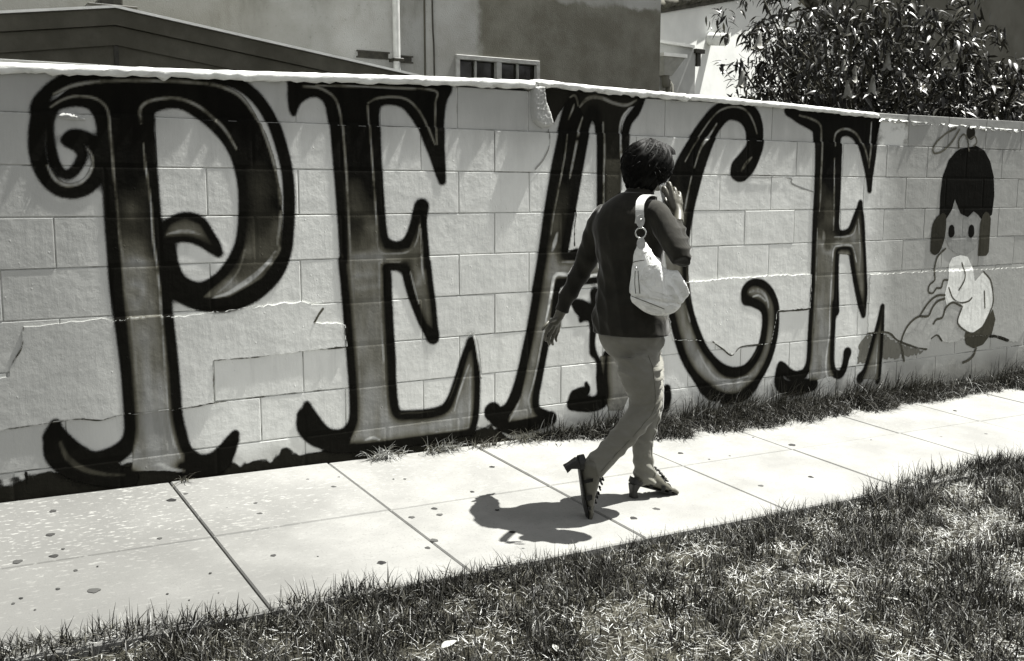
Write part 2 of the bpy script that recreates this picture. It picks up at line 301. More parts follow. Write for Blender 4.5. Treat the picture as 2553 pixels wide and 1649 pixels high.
# ------------------------------------------------------------------ measured shapes, in metres (wall plane x,z; strokes x,z,radius)
DATA = {"L":{"P":[["f","g",[[-1.814,1.66],[-1.736,1.729],[-1.595,1.77],[-1.301,1.784],[-1.125,1.769],[-1.054,1.73],[-0.997,1.654],[-0.927,1.481],[-0.898,1.304],[-0.898,1.176],[-0.903,1.059],
[-0.99,0.948],[-1.146,0.867],[-1.249,0.872],[-1.192,0.925],[-1.1,1.041],[-1.065,1.201],[-1.057,1.311],[-1.078,1.449],[-1.126,1.549],[-1.202,1.631],[-1.291,1.687],[-1.374,1.694],[-1.449,
1.663],[-1.454,1.553],[-1.443,1.276],[-1.436,1.036],[-1.404,0.732],[-1.392,0.374],[-1.362,0.184],[-1.372,0.12],[-1.576,0.149],[-1.559,0.353],[-1.573,0.82],[-1.582,1.086],[-1.603,1.481],
[-1.626,1.655],[-1.675,1.7],[-1.739,1.683]]],["f",0.12,[[-1.405,1.134],[-1.382,1.183],[-1.325,1.211],[-1.255,1.182],[-1.208,1.094],[-1.258,1.117],[-1.328,1.136]]],["o",0.012,[[-1.86,
1.645,0.0198],[-1.843,1.685,0.0199],[-1.798,1.733,0.02],[-1.734,1.769,0.0203],[-1.658,1.786,0.0206],[-1.555,1.795,0.021],[-1.423,1.801,0.0216],[-1.286,1.805,0.0222],[-1.16,1.802,0.0228],
[-1.074,1.786,0.0232],[-1.009,1.747,0.0235],[-0.958,1.691,0.0238],[-0.916,1.613,0.0241],[-0.888,1.526,0.0243],[-0.867,1.438,0.0245],[-0.858,1.348,0.0246],[-0.859,1.236,0.0247],[-0.868,
1.138,0.0248],[-0.882,1.058,0.0267],[-0.922,0.978,0.0332],[-0.982,0.915,0.0361],[-1.058,0.866,0.0373],[-1.155,0.839,0.0358],[-1.25,0.844,0.0328],[-1.333,0.876,0.0292],[-1.381,0.91,0.0258]]],
["o",0.012,[[-1.851,1.659,0.0186],[-1.87,1.58,0.0235],[-1.875,1.488,0.0261],[-1.861,1.41,0.0263],[-1.825,1.35,0.0253],[-1.777,1.321,0.023],[-1.726,1.324,0.022],[-1.68,1.351,0.0221],
[-1.652,1.406,0.0209],[-1.646,1.46,0.0209],[-1.662,1.513,0.0221],[-1.699,1.54,0.0219],[-1.74,1.545,0.0204],[-1.763,1.527,0.0178]]],["o",0.012,[[-1.816,1.621,0.0138],[-1.824,1.568,0.0138],
[-1.822,1.509,0.0138],[-1.811,1.437,0.0158],[-1.788,1.397,0.0159],[-1.76,1.391,0.0166],[-1.731,1.418,0.0167],[-1.709,1.465,0.0168],[-1.723,1.498,0.0192],[-1.748,1.515,0.0159]]],["o",
0.012,[[-1.834,1.63,0.0156],[-1.783,1.665,0.0176],[-1.726,1.679,0.0178],[-1.676,1.674,0.018],[-1.646,1.648,0.0181],[-1.629,1.602,0.0209],[-1.621,1.535,0.0223],[-1.616,1.447,0.023],[-1.613,
1.345,0.0238],[-1.611,1.208,0.0246],[-1.608,1.104,0.0254],[-1.606,1.079,0.0267],[-1.604,0.936,0.0261],[-1.588,0.744,0.0271],[-1.577,0.589,0.0273],[-1.573,0.433,0.0275],[-1.574,0.315,
0.0284],[-1.6,0.255,0.0335],[-1.66,0.22,0.0369],[-1.732,0.214,0.0349],[-1.793,0.253,0.0344],[-1.839,0.306,0.0326],[-1.866,0.355,0.0267],[-1.867,0.385,0.0182]]],["o",0.012,[[-1.889,0.331,
0.0252],[-1.877,0.245,0.0317],[-1.805,0.174,0.0323],[-1.7,0.135,0.0367],[-1.599,0.12,0.045]]],["o",0.012,[[-1.452,1.622,0.0203],[-1.439,1.663,0.0223],[-1.374,1.69,0.0226],[-1.305,1.69,
0.0229],[-1.243,1.658,0.0232],[-1.168,1.597,0.0237],[-1.112,1.528,0.024],[-1.078,1.449,0.0242],[-1.061,1.362,0.0244],[-1.059,1.26,0.0245],[-1.07,1.142,0.0245],[-1.091,1.064,0.0264],
[-1.142,0.986,0.0262],[-1.195,0.937,0.026],[-1.255,0.91,0.0257],[-1.309,0.921,0.0254],[-1.353,0.955,0.0252],[-1.377,1.018,0.025],[-1.385,1.08,0.0249]]],["o",0.012,[[-1.452,1.629,0.0203],
[-1.449,1.553,0.0237],[-1.446,1.415,0.0239],[-1.441,1.276,0.024],[-1.439,1.17,0.0241],[-1.439,1.064,0.0242],[-1.418,0.966,0.0263],[-1.414,0.849,0.0265],[-1.402,0.653,0.0267],[-1.395,
0.494,0.0269],[-1.391,0.373,0.0271],[-1.377,0.283,0.0273],[-1.357,0.208,0.0274],[-1.308,0.156,0.0278],[-1.253,0.148,0.0281],[-1.204,0.175,0.0259],[-1.16,0.223,0.0212],[-1.136,0.253,
0.0147]]],["o",0.012,[[-1.372,0.136,0.0314],[-1.279,0.107,0.032],[-1.206,0.121,0.0324],[-1.168,0.166,0.0244],[-1.141,0.221,0.0147]]],["o",0.012,[[-1.415,1.141,0.0187],[-1.389,1.184,
0.0188],[-1.339,1.211,0.019],[-1.289,1.214,0.0192],[-1.248,1.192,0.0193],[-1.221,1.148,0.0195],[-1.194,1.097,0.0196],[-1.18,1.062,0.0102]]],["o",0.012,[[-1.416,1.113,0.0174],[-1.363,
1.128,0.0175],[-1.307,1.129,0.0177],[-1.258,1.113,0.0179],[-1.216,1.087,0.0181],[-1.182,1.06,0.0102]]],["h",0.22,[[-1.799,1.703,0.0031],[-1.736,1.736,0.0051],[-1.672,1.753,0.0051],[-1.595,
1.764,0.0052],[-1.517,1.771,0.0053],[-1.424,1.775,0.0054],[-1.301,1.779,0.0055],[-1.204,1.775,0.0057],[-1.125,1.762,0.0057],[-1.054,1.726,0.0058],[-0.997,1.65,0.0059],[-0.962,1.575,
0.006],[-0.931,1.481,0.006],[-0.911,1.393,0.0061],[-0.9,1.304,0.0061],[-0.901,1.199,0.0061],[-0.916,1.101,0.0061],[-0.911,1.067,0.0066],[-0.955,1.004,0.0074]]],["h",0.2,[[-1.814,1.652,
0.0025],[-1.77,1.682,0.0038],[-1.719,1.699,0.0038],[-1.663,1.697,0.0039],[-1.625,1.681,0.0039],[-1.601,1.643,0.0039],[-1.598,1.562,0.0039],[-1.595,1.447,0.004],[-1.59,1.345,0.004],[-1.585,
1.242,0.004],[-1.583,1.138,0.004],[-1.573,1.048,0.0044],[-1.564,0.934,0.0044],[-1.555,0.819,0.0044],[-1.546,0.664,0.0044],[-1.543,0.508,0.0045],[-1.539,0.39,0.0045],[-1.538,0.287,0.0045],
[-1.546,0.232,0.0023]]],["h",0.3,[[-1.839,1.423,0.0025],[-1.817,1.374,0.0051],[-1.781,1.349,0.0057],[-1.737,1.352,0.0058],[-1.698,1.378,0.0052],[-1.673,1.426,0.0046],[-1.674,1.466,0.0032],
[-1.689,1.493,0.0019]]],["h",0.25,[[-1.477,1.6,0.004],[-1.475,1.658,0.0054],[-1.441,1.691,0.0054],[-1.366,1.708,0.0055],[-1.304,1.705,0.0056],[-1.236,1.679,0.0056],[-1.174,1.629,0.0057],
[-1.125,1.574,0.0058],[-1.087,1.507,0.0029]]],["h",0.35,[[-1.472,1.518,0.002],[-1.469,1.449,0.0034],[-1.462,1.38,0.0034],[-1.453,1.276,0.0034],[-1.451,1.135,0.0034],[-1.439,1.005,0.0037],
[-1.432,0.85,0.0038],[-1.428,0.655,0.0038],[-1.425,0.497,0.0038],[-1.419,0.336,0.0039],[-1.405,0.254,0.0039],[-1.381,0.178,0.0023]]],["h",0.55,[[-1.21,0.868,0.0024],[-1.146,0.883,0.0072],
[-1.08,0.92,0.0105],[-1.022,0.958,0.0106],[-0.963,1.012,0.0074],[-0.928,1.06,0.0033]]],["h",0.3,[[-1.193,0.885,0.0024],[-1.144,0.923,0.004],[-1.094,0.984,0.004],[-1.063,1.071,0.004]]],
["h",0.5,[[-1.501,0.157,0.0031],[-1.463,0.159,0.0069],[-1.426,0.134,0.0078],[-1.365,0.116,0.0039]]],["h",0.45,[[-1.394,1.145,0.0021],[-1.348,1.154,0.0063],[-1.299,1.154,0.0064],[-1.246,
1.14,0.0022]]],["h",0.05,[[-1.853,0.304,0.0056],[-1.829,0.239,0.01],[-1.776,0.185,0.0101],[-1.7,0.151,0.0073],[-1.613,0.134,0.0045]]]],"E1":[["f","g",[[-0.816,1.8],[-0.054,1.822],[-0.093,
1.726],[-0.098,1.543],[-0.133,1.529],[-0.17,1.635],[-0.215,1.701],[-0.274,1.748],[-0.405,1.761],[-0.448,1.736],[-0.446,1.469],[-0.423,1.137],[-0.402,1.056],[-0.268,1.052],[-0.202,1.236],
[-0.192,1.064],[-0.175,0.897],[-0.167,0.882],[-0.142,0.656],[-0.196,0.702],[-0.27,0.97],[-0.396,0.974],[-0.399,0.824],[-0.376,0.407],[-0.363,0.257],[-0.083,0.24],[0.033,0.513],[0.074,
0.539],[0.085,0.288],[0.06,0.132],[-0.281,0.133],[-0.596,0.131],[-0.549,0.25],[-0.583,0.699],[-0.611,1.035],[-0.594,1.008],[-0.617,1.401],[-0.632,1.658],[-0.664,1.745],[-0.73,1.779],
[-0.811,1.744]]],["o",0.012,[[-0.819,1.809,0.0155],[-0.682,1.807,0.0159],[-0.475,1.813,0.0165],[-0.258,1.816,0.0172],[-0.057,1.818,0.0178]]],["o",0.012,[[-0.822,1.799,0.0167],[-0.829,
1.75,0.0161],[-0.827,1.706,0.0129],[-0.823,1.666,0.0052]]],["o",0.012,[[-0.822,1.685,0.0065],[-0.805,1.72,0.0143],[-0.774,1.755,0.0228],[-0.73,1.77,0.023],[-0.687,1.762,0.0232],[-0.654,
1.727,0.0234],[-0.64,1.67,0.0235],[-0.631,1.607,0.0236],[-0.625,1.517,0.0237],[-0.617,1.401,0.0238],[-0.609,1.271,0.0239],[-0.602,1.14,0.0241],[-0.598,1.008,0.0242],[-0.605,1.008,0.0242],
[-0.597,0.902,0.0243],[-0.587,0.767,0.0245],[-0.579,0.631,0.0246],[-0.571,0.508,0.0248],[-0.566,0.425,0.0249],[-0.564,0.342,0.025],[-0.567,0.266,0.025],[-0.585,0.213,0.0286],[-0.63,
0.185,0.0283],[-0.687,0.187,0.0294],[-0.736,0.217,0.0333],[-0.773,0.266,0.0344],[-0.793,0.312,0.026],[-0.801,0.35,0.0136]]],["o",0.012,[[-0.824,0.302,0.0245],[-0.812,0.24,0.0342],[-0.751,
0.178,0.0347],[-0.653,0.152,0.0318]]],["o",0.012,[[-0.442,1.711,0.0215],[-0.412,1.741,0.0216],[-0.347,1.751,0.0219],[-0.281,1.737,0.0222],[-0.234,1.693,0.0224],[-0.197,1.641,0.0226],
[-0.171,1.582,0.0227],[-0.141,1.515,0.0229],[-0.113,1.434,0.0164],[-0.092,1.376,0.0105]]],["o",0.012,[[-0.057,1.815,0.0208],[-0.084,1.746,0.0208],[-0.097,1.645,0.0208],[-0.099,1.543,
0.0208],[-0.096,1.441,0.0209],[-0.09,1.38,0.0105]]],["o",0.012,[[-0.441,1.717,0.0236],[-0.437,1.633,0.0237],[-0.433,1.469,0.0239],[-0.424,1.304,0.0241],[-0.415,1.17,0.0242],[-0.4,1.095,
0.0243],[-0.351,1.065,0.0246],[-0.298,1.072,0.0248],[-0.262,1.11,0.025],[-0.238,1.168,0.025],[-0.217,1.236,0.028],[-0.205,1.253,0.0295]]],["o",0.012,[[-0.199,1.256,0.0251],[-0.197,1.167,
0.0193],[-0.188,1.064,0.0194],[-0.181,0.96,0.0195],[-0.179,0.987,0.0194],[-0.167,0.882,0.0196],[-0.153,0.777,0.0197],[-0.144,0.67,0.0198],[-0.144,0.613,0.0259]]],["o",0.012,[[-0.3,0.974,
0.022],[-0.393,0.976,0.0245],[-0.396,0.927,0.0274],[-0.393,0.824,0.0275],[-0.388,0.686,0.0277],[-0.381,0.547,0.0278],[-0.378,0.407,0.028],[-0.37,0.308,0.0281],[-0.348,0.248,0.0283],
[-0.28,0.235,0.0287],[-0.162,0.231,0.0293],[-0.082,0.249,0.0297],[-0.038,0.312,0.0251],[0.004,0.421,0.0236],[0.039,0.52,0.0221],[0.064,0.576,0.0174]]],["o",0.012,[[-0.292,0.971,0.0227],
[-0.267,0.866,0.0229],[-0.234,0.774,0.0231],[-0.196,0.688,0.0234],[-0.158,0.625,0.0236]]],["o",0.012,[[0.066,0.58,0.0158],[0.082,0.509,0.0223],[0.091,0.398,0.0224],[0.089,0.288,0.0225],
[0.081,0.185,0.0225],[0.06,0.128,0.0225]]],["o",0.012,[[0.064,0.12,0.0161],[-0.043,0.117,0.0205],[-0.164,0.117,0.0232],[-0.281,0.112,0.0257],[-0.434,0.113,0.0265],[-0.581,0.122,0.0287],
[-0.689,0.143,0.0309]]],["h",0.22,[[-0.773,1.788,0.0033],[-0.71,1.787,0.0046],[-0.663,1.77,0.0047],[-0.626,1.741,0.0047],[-0.607,1.691,0.0047],[-0.597,1.621,0.0047],[-0.593,1.557,0.0048],
[-0.585,1.434,0.0048],[-0.579,1.271,0.0048],[-0.574,1.107,0.0048],[-0.571,1.007,0.0049],[-0.57,0.967,0.0049],[-0.557,0.799,0.0049],[-0.548,0.663,0.005],[-0.54,0.526,0.005],[-0.537,0.422,
0.005],[-0.532,0.318,0.005],[-0.537,0.214,0.005],[-0.57,0.152,0.0022]]],["h",0.2,[[-0.466,1.729,0.0028],[-0.419,1.753,0.0042],[-0.332,1.763,0.0042],[-0.266,1.753,0.0043],[-0.215,1.714,
0.0043],[-0.178,1.662,0.0044],[-0.155,1.609,0.0044],[-0.129,1.549,0.0022]]],["h",0.25,[[-0.716,1.794,0.002],[-0.545,1.801,0.0034],[-0.332,1.804,0.0035],[-0.123,1.803,0.0037],[-0.119,
1.745,0.0037],[-0.121,1.644,0.0037],[-0.119,1.549,0.0022]]],["h",0.3,[[-0.468,1.716,0.0028],[-0.464,1.632,0.0035],[-0.455,1.469,0.0035],[-0.445,1.304,0.0035],[-0.438,1.171,0.0035],[-0.428,
1.05,0.0036],[-0.344,1.032,0.0036],[-0.268,1.044,0.0037],[-0.23,1.091,0.0037],[-0.214,1.168,0.0022]]],["h",0.4,[[-0.21,1.147,0.0022],[-0.204,1.044,0.0045],[-0.205,0.967,0.0052],[-0.19,
0.883,0.0022]]],["h",0.3,[[-0.322,0.992,0.0022],[-0.418,0.995,0.0043],[-0.428,0.962,0.0043],[-0.429,0.826,0.0043],[-0.42,0.654,0.0043],[-0.412,0.48,0.0044],[-0.404,0.304,0.0044],[-0.394,
0.208,0.0022]]],["h",0.35,[[-0.266,0.942,0.0022],[-0.244,0.858,0.0037],[-0.222,0.787,0.0022]]],["h",0.45,[[0.051,0.461,0.0024],[0.024,0.397,0.0047],[-0.009,0.313,0.0047],[-0.033,0.235,
0.0024]]],["h",0.45,[[0.061,0.445,0.0024],[0.056,0.328,0.004],[0.053,0.218,0.004],[0.047,0.144,0.0024]]],["h",0.4,[[-0.139,0.139,0.0023],[-0.043,0.139,0.0032],[0.047,0.141,0.0024]]],
["h",0.7,[[0.042,0.622,0.0032],[0.074,0.623,0.0055],[0.095,0.567,0.0072],[0.111,0.47,0.0064],[0.125,0.388,0.0032]]],["h",0.55,[[-0.515,0.147,0.0029],[-0.478,0.154,0.0066],[-0.441,0.139,
0.0029]]]],"A":[["f","g",[[0.659,1.81],[0.719,1.758],[0.759,1.711],[0.741,1.582],[0.656,1.218],[0.624,0.99],[0.749,0.969],[0.832,1.018],[0.844,0.867],[0.572,0.878],[0.525,0.617],[0.43,
0.218],[0.469,0.155],[0.277,0.143],[0.362,0.266],[0.438,0.59],[0.473,0.881],[0.548,1.299],[0.632,1.675]]],["f",0.014,[[0.51,1.846],[0.659,1.846],[0.828,1.835],[1.149,1.834],[1.113,1.799],
[1.034,1.775],[0.994,1.712],[0.985,1.613],[0.988,1.448],[0.982,1.215],[0.889,1.216],[0.876,1.683],[0.819,1.706],[0.759,1.711],[0.719,1.762],[0.699,1.808],[0.65,1.806],[0.583,1.72],[0.557,
1.672],[0.545,1.695],[0.52,1.749]]],["f",0.05,[[0.884,1.496],[0.987,1.498],[0.985,1.332],[0.888,1.249]]],["f",0.2,[[0.87,0.435],[0.965,0.436],[1.067,0.207],[1.025,0.123],[0.928,0.133]]],
["o",0.012,[[0.674,1.811,0.0221],[0.646,1.739,0.0294],[0.622,1.659,0.0294],[0.599,1.563,0.0293],[0.573,1.459,0.0293],[0.55,1.339,0.0293],[0.527,1.219,0.0293],[0.504,1.074,0.0293],[0.481,
0.937,0.0294],[0.456,0.817,0.0293],[0.498,1.003,0.0294],[0.478,0.898,0.0294],[0.452,0.753,0.0294],[0.426,0.624,0.0294],[0.398,0.511,0.0293],[0.367,0.39,0.0293],[0.329,0.286,0.0292],
[0.282,0.213,0.0291],[0.221,0.191,0.036],[0.188,0.207,0.0465]]],["o",0.012,[[0.684,1.812,0.0203],[0.699,1.757,0.0222],[0.685,1.677,0.0204],[0.676,1.597,0.0204],[0.658,1.492,0.0186],
[0.649,1.396,0.0149]]],["o",0.012,[[0.829,1.73,0.0246],[0.789,1.745,0.0282],[0.76,1.679,0.0272],[0.736,1.582,0.0272],[0.711,1.461,0.0272],[0.687,1.339,0.0272],[0.661,1.218,0.0272],[0.635,
1.096,0.0272],[0.621,1.006,0.0272],[0.649,0.981,0.0273],[0.698,0.987,0.0399]]],["o",0.012,[[0.809,1.745,0.0246],[0.84,1.682,0.0209],[0.848,1.585,0.0201],[0.85,1.463,0.0201],[0.852,1.34,
0.0202],[0.853,1.232,0.0203]]],["o",0.012,[[1.134,1.829,0.0159],[1.093,1.761,0.0228],[1.041,1.702,0.0226],[1.018,1.631,0.0226],[1.013,1.532,0.0226],[1.01,1.432,0.0227]]],["o",0.012,
[[0.52,0.593,0.0243],[0.492,0.487,0.027],[0.463,0.356,0.027],[0.442,0.25,0.027],[0.452,0.186,0.0271],[0.509,0.142,0.034],[0.543,0.129,0.038]]],["o",0.012,[[0.559,0.689,0.0225],[0.568,
0.788,0.0253],[0.587,0.849,0.0253],[0.681,0.861,0.0257],[0.844,0.867,0.0264]]],["o",0.012,[[0.221,0.158,0.036],[0.296,0.116,0.0402],[0.392,0.109,0.0371],[0.489,0.119,0.0339]]],["o",
0.014,[[0.693,0.74,0.021],[0.734,0.713,0.0405],[0.775,0.685,0.0369],[0.801,0.633,0.0117],[0.81,0.53,0.0079],[0.814,0.461,0.0138]]],["o",0.014,[[0.825,0.784,0.0293],[0.815,0.716,0.0156],
[0.734,0.645,0.0097]]],["o",0.014,[[0.826,0.601,0.0098],[0.812,0.491,0.0079],[0.855,0.402,0.0139],[0.861,0.315,0.0179],[0.868,0.227,0.014]]],["o",0.014,[[0.907,0.449,0.018],[0.901,0.328,
0.0261],[0.9,0.207,0.0342],[0.832,0.179,0.0398],[0.749,0.188,0.0413],[0.687,0.194,0.035]]],["o",0.014,[[0.702,0.236,0.0331],[0.738,0.249,0.0294],[0.779,0.262,0.0197],[0.773,0.297,0.0079]]],
["h",0.22,[[0.721,1.764,0.0037],[0.758,1.801,0.0084],[0.808,1.818,0.0094],[0.868,1.814,0.0086],[0.94,1.793,0.0077],[1.024,1.786,0.0078],[1.091,1.815,0.0039]]],["h",0.2,[[0.659,1.81,
0.0028],[0.684,1.821,0.0046],[0.699,1.808,0.0046],[0.711,1.769,0.0028]]],["h",0.25,[[0.651,1.699,0.0028],[0.675,1.748,0.0046],[0.684,1.772,0.0028]]],["h",0.3,[[0.739,1.711,0.0028],[0.706,
1.621,0.0065],[0.687,1.541,0.0065],[0.668,1.46,0.0065],[0.654,1.396,0.0028]]],["h",0.25,[[0.637,1.619,0.0028],[0.619,1.491,0.0037],[0.591,1.363,0.0037],[0.558,1.218,0.0037],[0.539,1.106,
0.0028]]],["h",0.28,[[0.872,1.691,0.0029],[0.876,1.545,0.0048],[0.873,1.381,0.0048],[0.874,1.249,0.0029]]],["h",0.45,[[1.05,1.772,0.0039],[1.004,1.729,0.0059],[0.984,1.671,0.0058],[0.981,
1.589,0.0059],[0.987,1.498,0.0059],[0.994,1.332,0.003]]],["h",0.4,[[0.578,1.113,0.0046],[0.564,1.065,0.0111],[0.55,1.024,0.0056]]],["h",0.35,[[0.594,0.961,0.0028],[0.669,0.959,0.0057],
[0.709,0.959,0.0029]]],["h",0.8,[[0.51,0.651,0.0037],[0.529,0.732,0.0065],[0.545,0.806,0.0084],[0.567,0.891,0.0093],[0.641,0.894,0.0094],[0.762,0.88,0.0096],[0.844,0.885,0.0078]]],["h",
0.4,[[0.515,0.667,0.0037],[0.487,0.554,0.0046],[0.458,0.423,0.0046],[0.43,0.318,0.0046],[0.406,0.245,0.0046],[0.421,0.177,0.0028]]],["h",0.4,[[0.353,0.251,0.0028],[0.324,0.196,0.0064],
[0.291,0.146,0.0036]]]],"C":[["f","g",[[1.868,1.819],[1.736,1.809],[1.62,1.744],[1.475,1.583],[1.345,1.409],[1.274,1.168],[1.368,0.614],[1.418,0.476],[1.541,0.283],[1.652,0.189],[1.84,
0.128],[2.004,0.155],[2.139,0.316],[2.182,0.515],[2.163,0.641],[2.093,0.739],[1.963,0.783],[1.915,0.729],[2.018,0.687],[2.093,0.597],[2.081,0.436],[1.935,0.257],[1.747,0.283],[1.583,
0.464],[1.495,0.624],[1.446,1.078],[1.486,1.253],[1.549,1.446],[1.636,1.631],[1.738,1.748],[1.846,1.77],[1.909,1.71],[1.938,1.631],[1.88,1.54],[1.821,1.485],[1.824,1.422],[1.886,1.396],
[1.957,1.469],[2.014,1.597],[1.994,1.749]]],["o",0.012,[[1.817,1.44,0.0336],[1.854,1.421,0.0338],[1.915,1.45,0.0295],[1.961,1.514,0.0297],[1.992,1.587,0.0298],[2.002,1.659,0.0298],[1.992,
1.722,0.0297],[1.956,1.779,0.0317],[1.893,1.812,0.0291],[1.807,1.821,0.0288],[1.724,1.809,0.0284],[1.648,1.775,0.0281],[1.575,1.707,0.0278],[1.508,1.632,0.0276],[1.448,1.557,0.0274],
[1.399,1.487,0.0272],[1.346,1.383,0.0271],[1.305,1.254,0.027],[1.286,1.125,0.0271]]],["o",0.012,[[1.817,1.44,0.0291],[1.815,1.48,0.0291],[1.862,1.521,0.0293],[1.915,1.576,0.0294],[1.931,
1.63,0.0295],[1.922,1.693,0.0316],[1.883,1.745,0.0336],[1.821,1.769,0.0333],[1.749,1.762,0.0274],[1.68,1.707,0.0272],[1.624,1.631,0.027],[1.581,1.542,0.0269],[1.543,1.446,0.0268],[1.512,
1.349,0.0268],[1.484,1.253,0.0267],[1.464,1.148,0.0267],[1.447,1.043,0.0268],[1.445,0.922,0.0268],[1.455,0.788,0.027],[1.488,0.652,0.0272],[1.539,0.531,0.0276],[1.602,0.425,0.0279],
[1.683,0.34,0.0283],[1.765,0.277,0.0368],[1.853,0.253,0.0373],[1.941,0.264,0.0354],[2.012,0.315,0.0333],[2.067,0.399,0.0311],[2.091,0.502,0.0288],[2.091,0.588,0.0287],[2.065,0.642,0.0309],
[1.999,0.676,0.0329],[1.935,0.696,0.0326]]],["o",0.012,[[1.922,0.701,0.0279],[1.917,0.748,0.0278],[1.963,0.783,0.0268],[2.039,0.781,0.0271],[2.108,0.739,0.0275],[2.154,0.675,0.0277],
[2.174,0.611,0.0278],[2.177,0.506,0.0279],[2.161,0.411,0.0279],[2.126,0.317,0.0279],[2.071,0.235,0.0277],[2.003,0.164,0.0311],[1.941,0.127,0.0355]]],["o",0.012,[[1.367,0.632,0.0278],
[1.411,0.503,0.0281],[1.474,0.372,0.0285],[1.541,0.283,0.0289],[1.616,0.207,0.0383],[1.678,0.154,0.0387]]],["o",0.014,[[1.336,0.207,0.028],[1.335,0.161,0.0345],[1.327,0.108,0.0324]]],
["h",0.25,[[1.433,1.496,0.0032],[1.487,1.575,0.0042],[1.554,1.655,0.0043],[1.621,1.731,0.0043],[1.689,1.785,0.0043],[1.783,1.811,0.0044],[1.868,1.804,0.0045],[1.919,1.773,0.0045],[1.958,
1.721,0.0045],[1.983,1.668,0.0034]]],["h",0.4,[[1.502,1.463,0.0032],[1.534,1.55,0.0053],[1.567,1.603,0.0086],[1.612,1.639,0.0065],[1.668,1.711,0.0043]]],["h",0.35,[[1.481,1.41,0.0032],
[1.451,1.288,0.0043],[1.431,1.184,0.0032]]],["h",0.2,[[1.859,1.45,0.0056],[1.894,1.491,0.0102],[1.936,1.527,0.0046]]],["h",0.4,[[1.56,0.419,0.0033],[1.624,0.322,0.0056],[1.686,0.256,
0.0057],[1.736,0.23,0.0057],[1.849,0.215,0.0058],[1.962,0.226,0.0047]]],["h",0.5,[[1.762,0.207,0.0046],[1.849,0.198,0.0082],[1.925,0.205,0.0047]]],["h",0.45,[[1.952,0.737,0.0058],[2.002,
0.748,0.0117],[2.068,0.722,0.0095],[2.102,0.673,0.006],[2.111,0.634,0.0036]]],["h",0.5,[[1.979,0.709,0.0035],[2.03,0.712,0.0059],[2.083,0.678,0.0048]]],["h",0.3,[[1.458,0.68,0.0033],
[1.483,0.616,0.0044],[1.494,0.588,0.0033]]],["o",0.012,[[1.628,0.192,0.0338],[1.728,0.135,0.0367],[1.828,0.107,0.0373],[1.928,0.119,0.0355],[2.003,0.164,0.0311]]]],"E2":[["f","g",[[2.233,
1.813],[3.009,1.797],[2.998,1.641],[2.967,1.365],[2.894,1.56],[2.814,1.684],[2.713,1.705],[2.646,1.65],[2.674,1.102],[2.698,1.052],[2.811,1.089],[2.887,1.246],[2.948,0.897],[2.98,0.554],
[2.821,0.934],[2.684,0.948],[2.674,0.532],[2.678,0.251],[2.712,0.166],[2.5,0.146],[2.486,0.267],[2.492,0.642],[2.493,0.863],[2.492,1.344],[2.479,1.683],[2.327,1.762]]],["f",0.2,[[3.145,
0.575],[3.084,0.362],[3.007,0.16],[2.98,0.121],[3.142,0.095],[3.153,0.294]]],["o",0.012,[[2.223,1.811,0.0177],[2.378,1.81,0.0181],[2.512,1.808,0.0184],[2.72,1.803,0.019],[3.013,1.789,
0.0198]]],["o",0.012,[[2.234,1.795,0.0142],[2.328,1.76,0.0216],[2.416,1.731,0.0219],[2.464,1.706,0.022],[2.479,1.646,0.0221],[2.488,1.552,0.0222],[2.492,1.42,0.0223],[2.492,1.286,0.0224],
[2.49,1.153,0.0225],[2.492,1.008,0.0226],[2.493,0.863,0.0227],[2.495,0.717,0.0228],[2.491,0.74,0.0227],[2.491,0.593,0.0228],[2.488,0.445,0.0229],[2.484,0.277,0.023],[2.448,0.206,0.028],
[2.373,0.19,0.0302],[2.307,0.215,0.0299],[2.259,0.255,0.0272],[2.234,0.274,0.0197]]],["o",0.012,[[2.225,0.24,0.0246],[2.233,0.161,0.0395],[2.309,0.115,0.045],[2.419,0.114,0.0458],[2.529,
0.123,0.0387]]],["o",0.012,[[2.664,1.584,0.0228],[2.66,1.646,0.0227],[2.693,1.688,0.0228],[2.756,1.699,0.023],[2.826,1.675,0.0232],[2.873,1.618,0.0234],[2.91,1.541,0.0236],[2.943,1.443,
0.0185],[2.968,1.34,0.0093]]],["o",0.012,[[3.014,1.776,0.0212],[3.002,1.69,0.0212],[2.991,1.562,0.0212],[2.979,1.444,0.0159],[2.971,1.34,0.0093]]],["o",0.012,[[2.664,1.632,0.0227],[2.672,
1.536,0.0228],[2.677,1.392,0.0229],[2.677,1.247,0.023],[2.677,1.121,0.0231],[2.7,1.072,0.0232],[2.755,1.066,0.0234],[2.81,1.091,0.0236],[2.849,1.168,0.021],[2.886,1.261,0.0105]]],["o",
0.012,[[2.891,1.256,0.0105],[2.913,1.147,0.0186],[2.934,0.997,0.0187],[2.955,0.846,0.0188],[2.971,0.714,0.0189],[2.972,0.623,0.019],[2.969,0.536,0.0095]]],["o",0.012,[[2.712,0.577,0.0236],
[2.696,0.757,0.0234],[2.689,0.935,0.0233],[2.711,0.971,0.0233],[2.768,0.977,0.0235],[2.819,0.959,0.0237],[2.852,0.86,0.0238],[2.897,0.718,0.0241],[2.944,0.594,0.0243],[2.966,0.541,0.0109]]],
["o",0.012,[[2.682,0.631,0.0247],[2.682,0.482,0.0248],[2.681,0.351,0.0249],[2.686,0.25,0.025],[2.713,0.185,0.0251],[2.767,0.163,0.0253],[2.805,0.199,0.0254],[2.822,0.259,0.0255],[2.831,
0.299,0.0349]]],["o",0.012,[[3.144,0.58,0.0111],[3.121,0.484,0.0208],[3.086,0.382,0.0208],[3.048,0.266,0.0207],[3.01,0.17,0.0207],[2.965,0.122,0.0329]]],["o",0.012,[[3.141,0.581,0.0111],
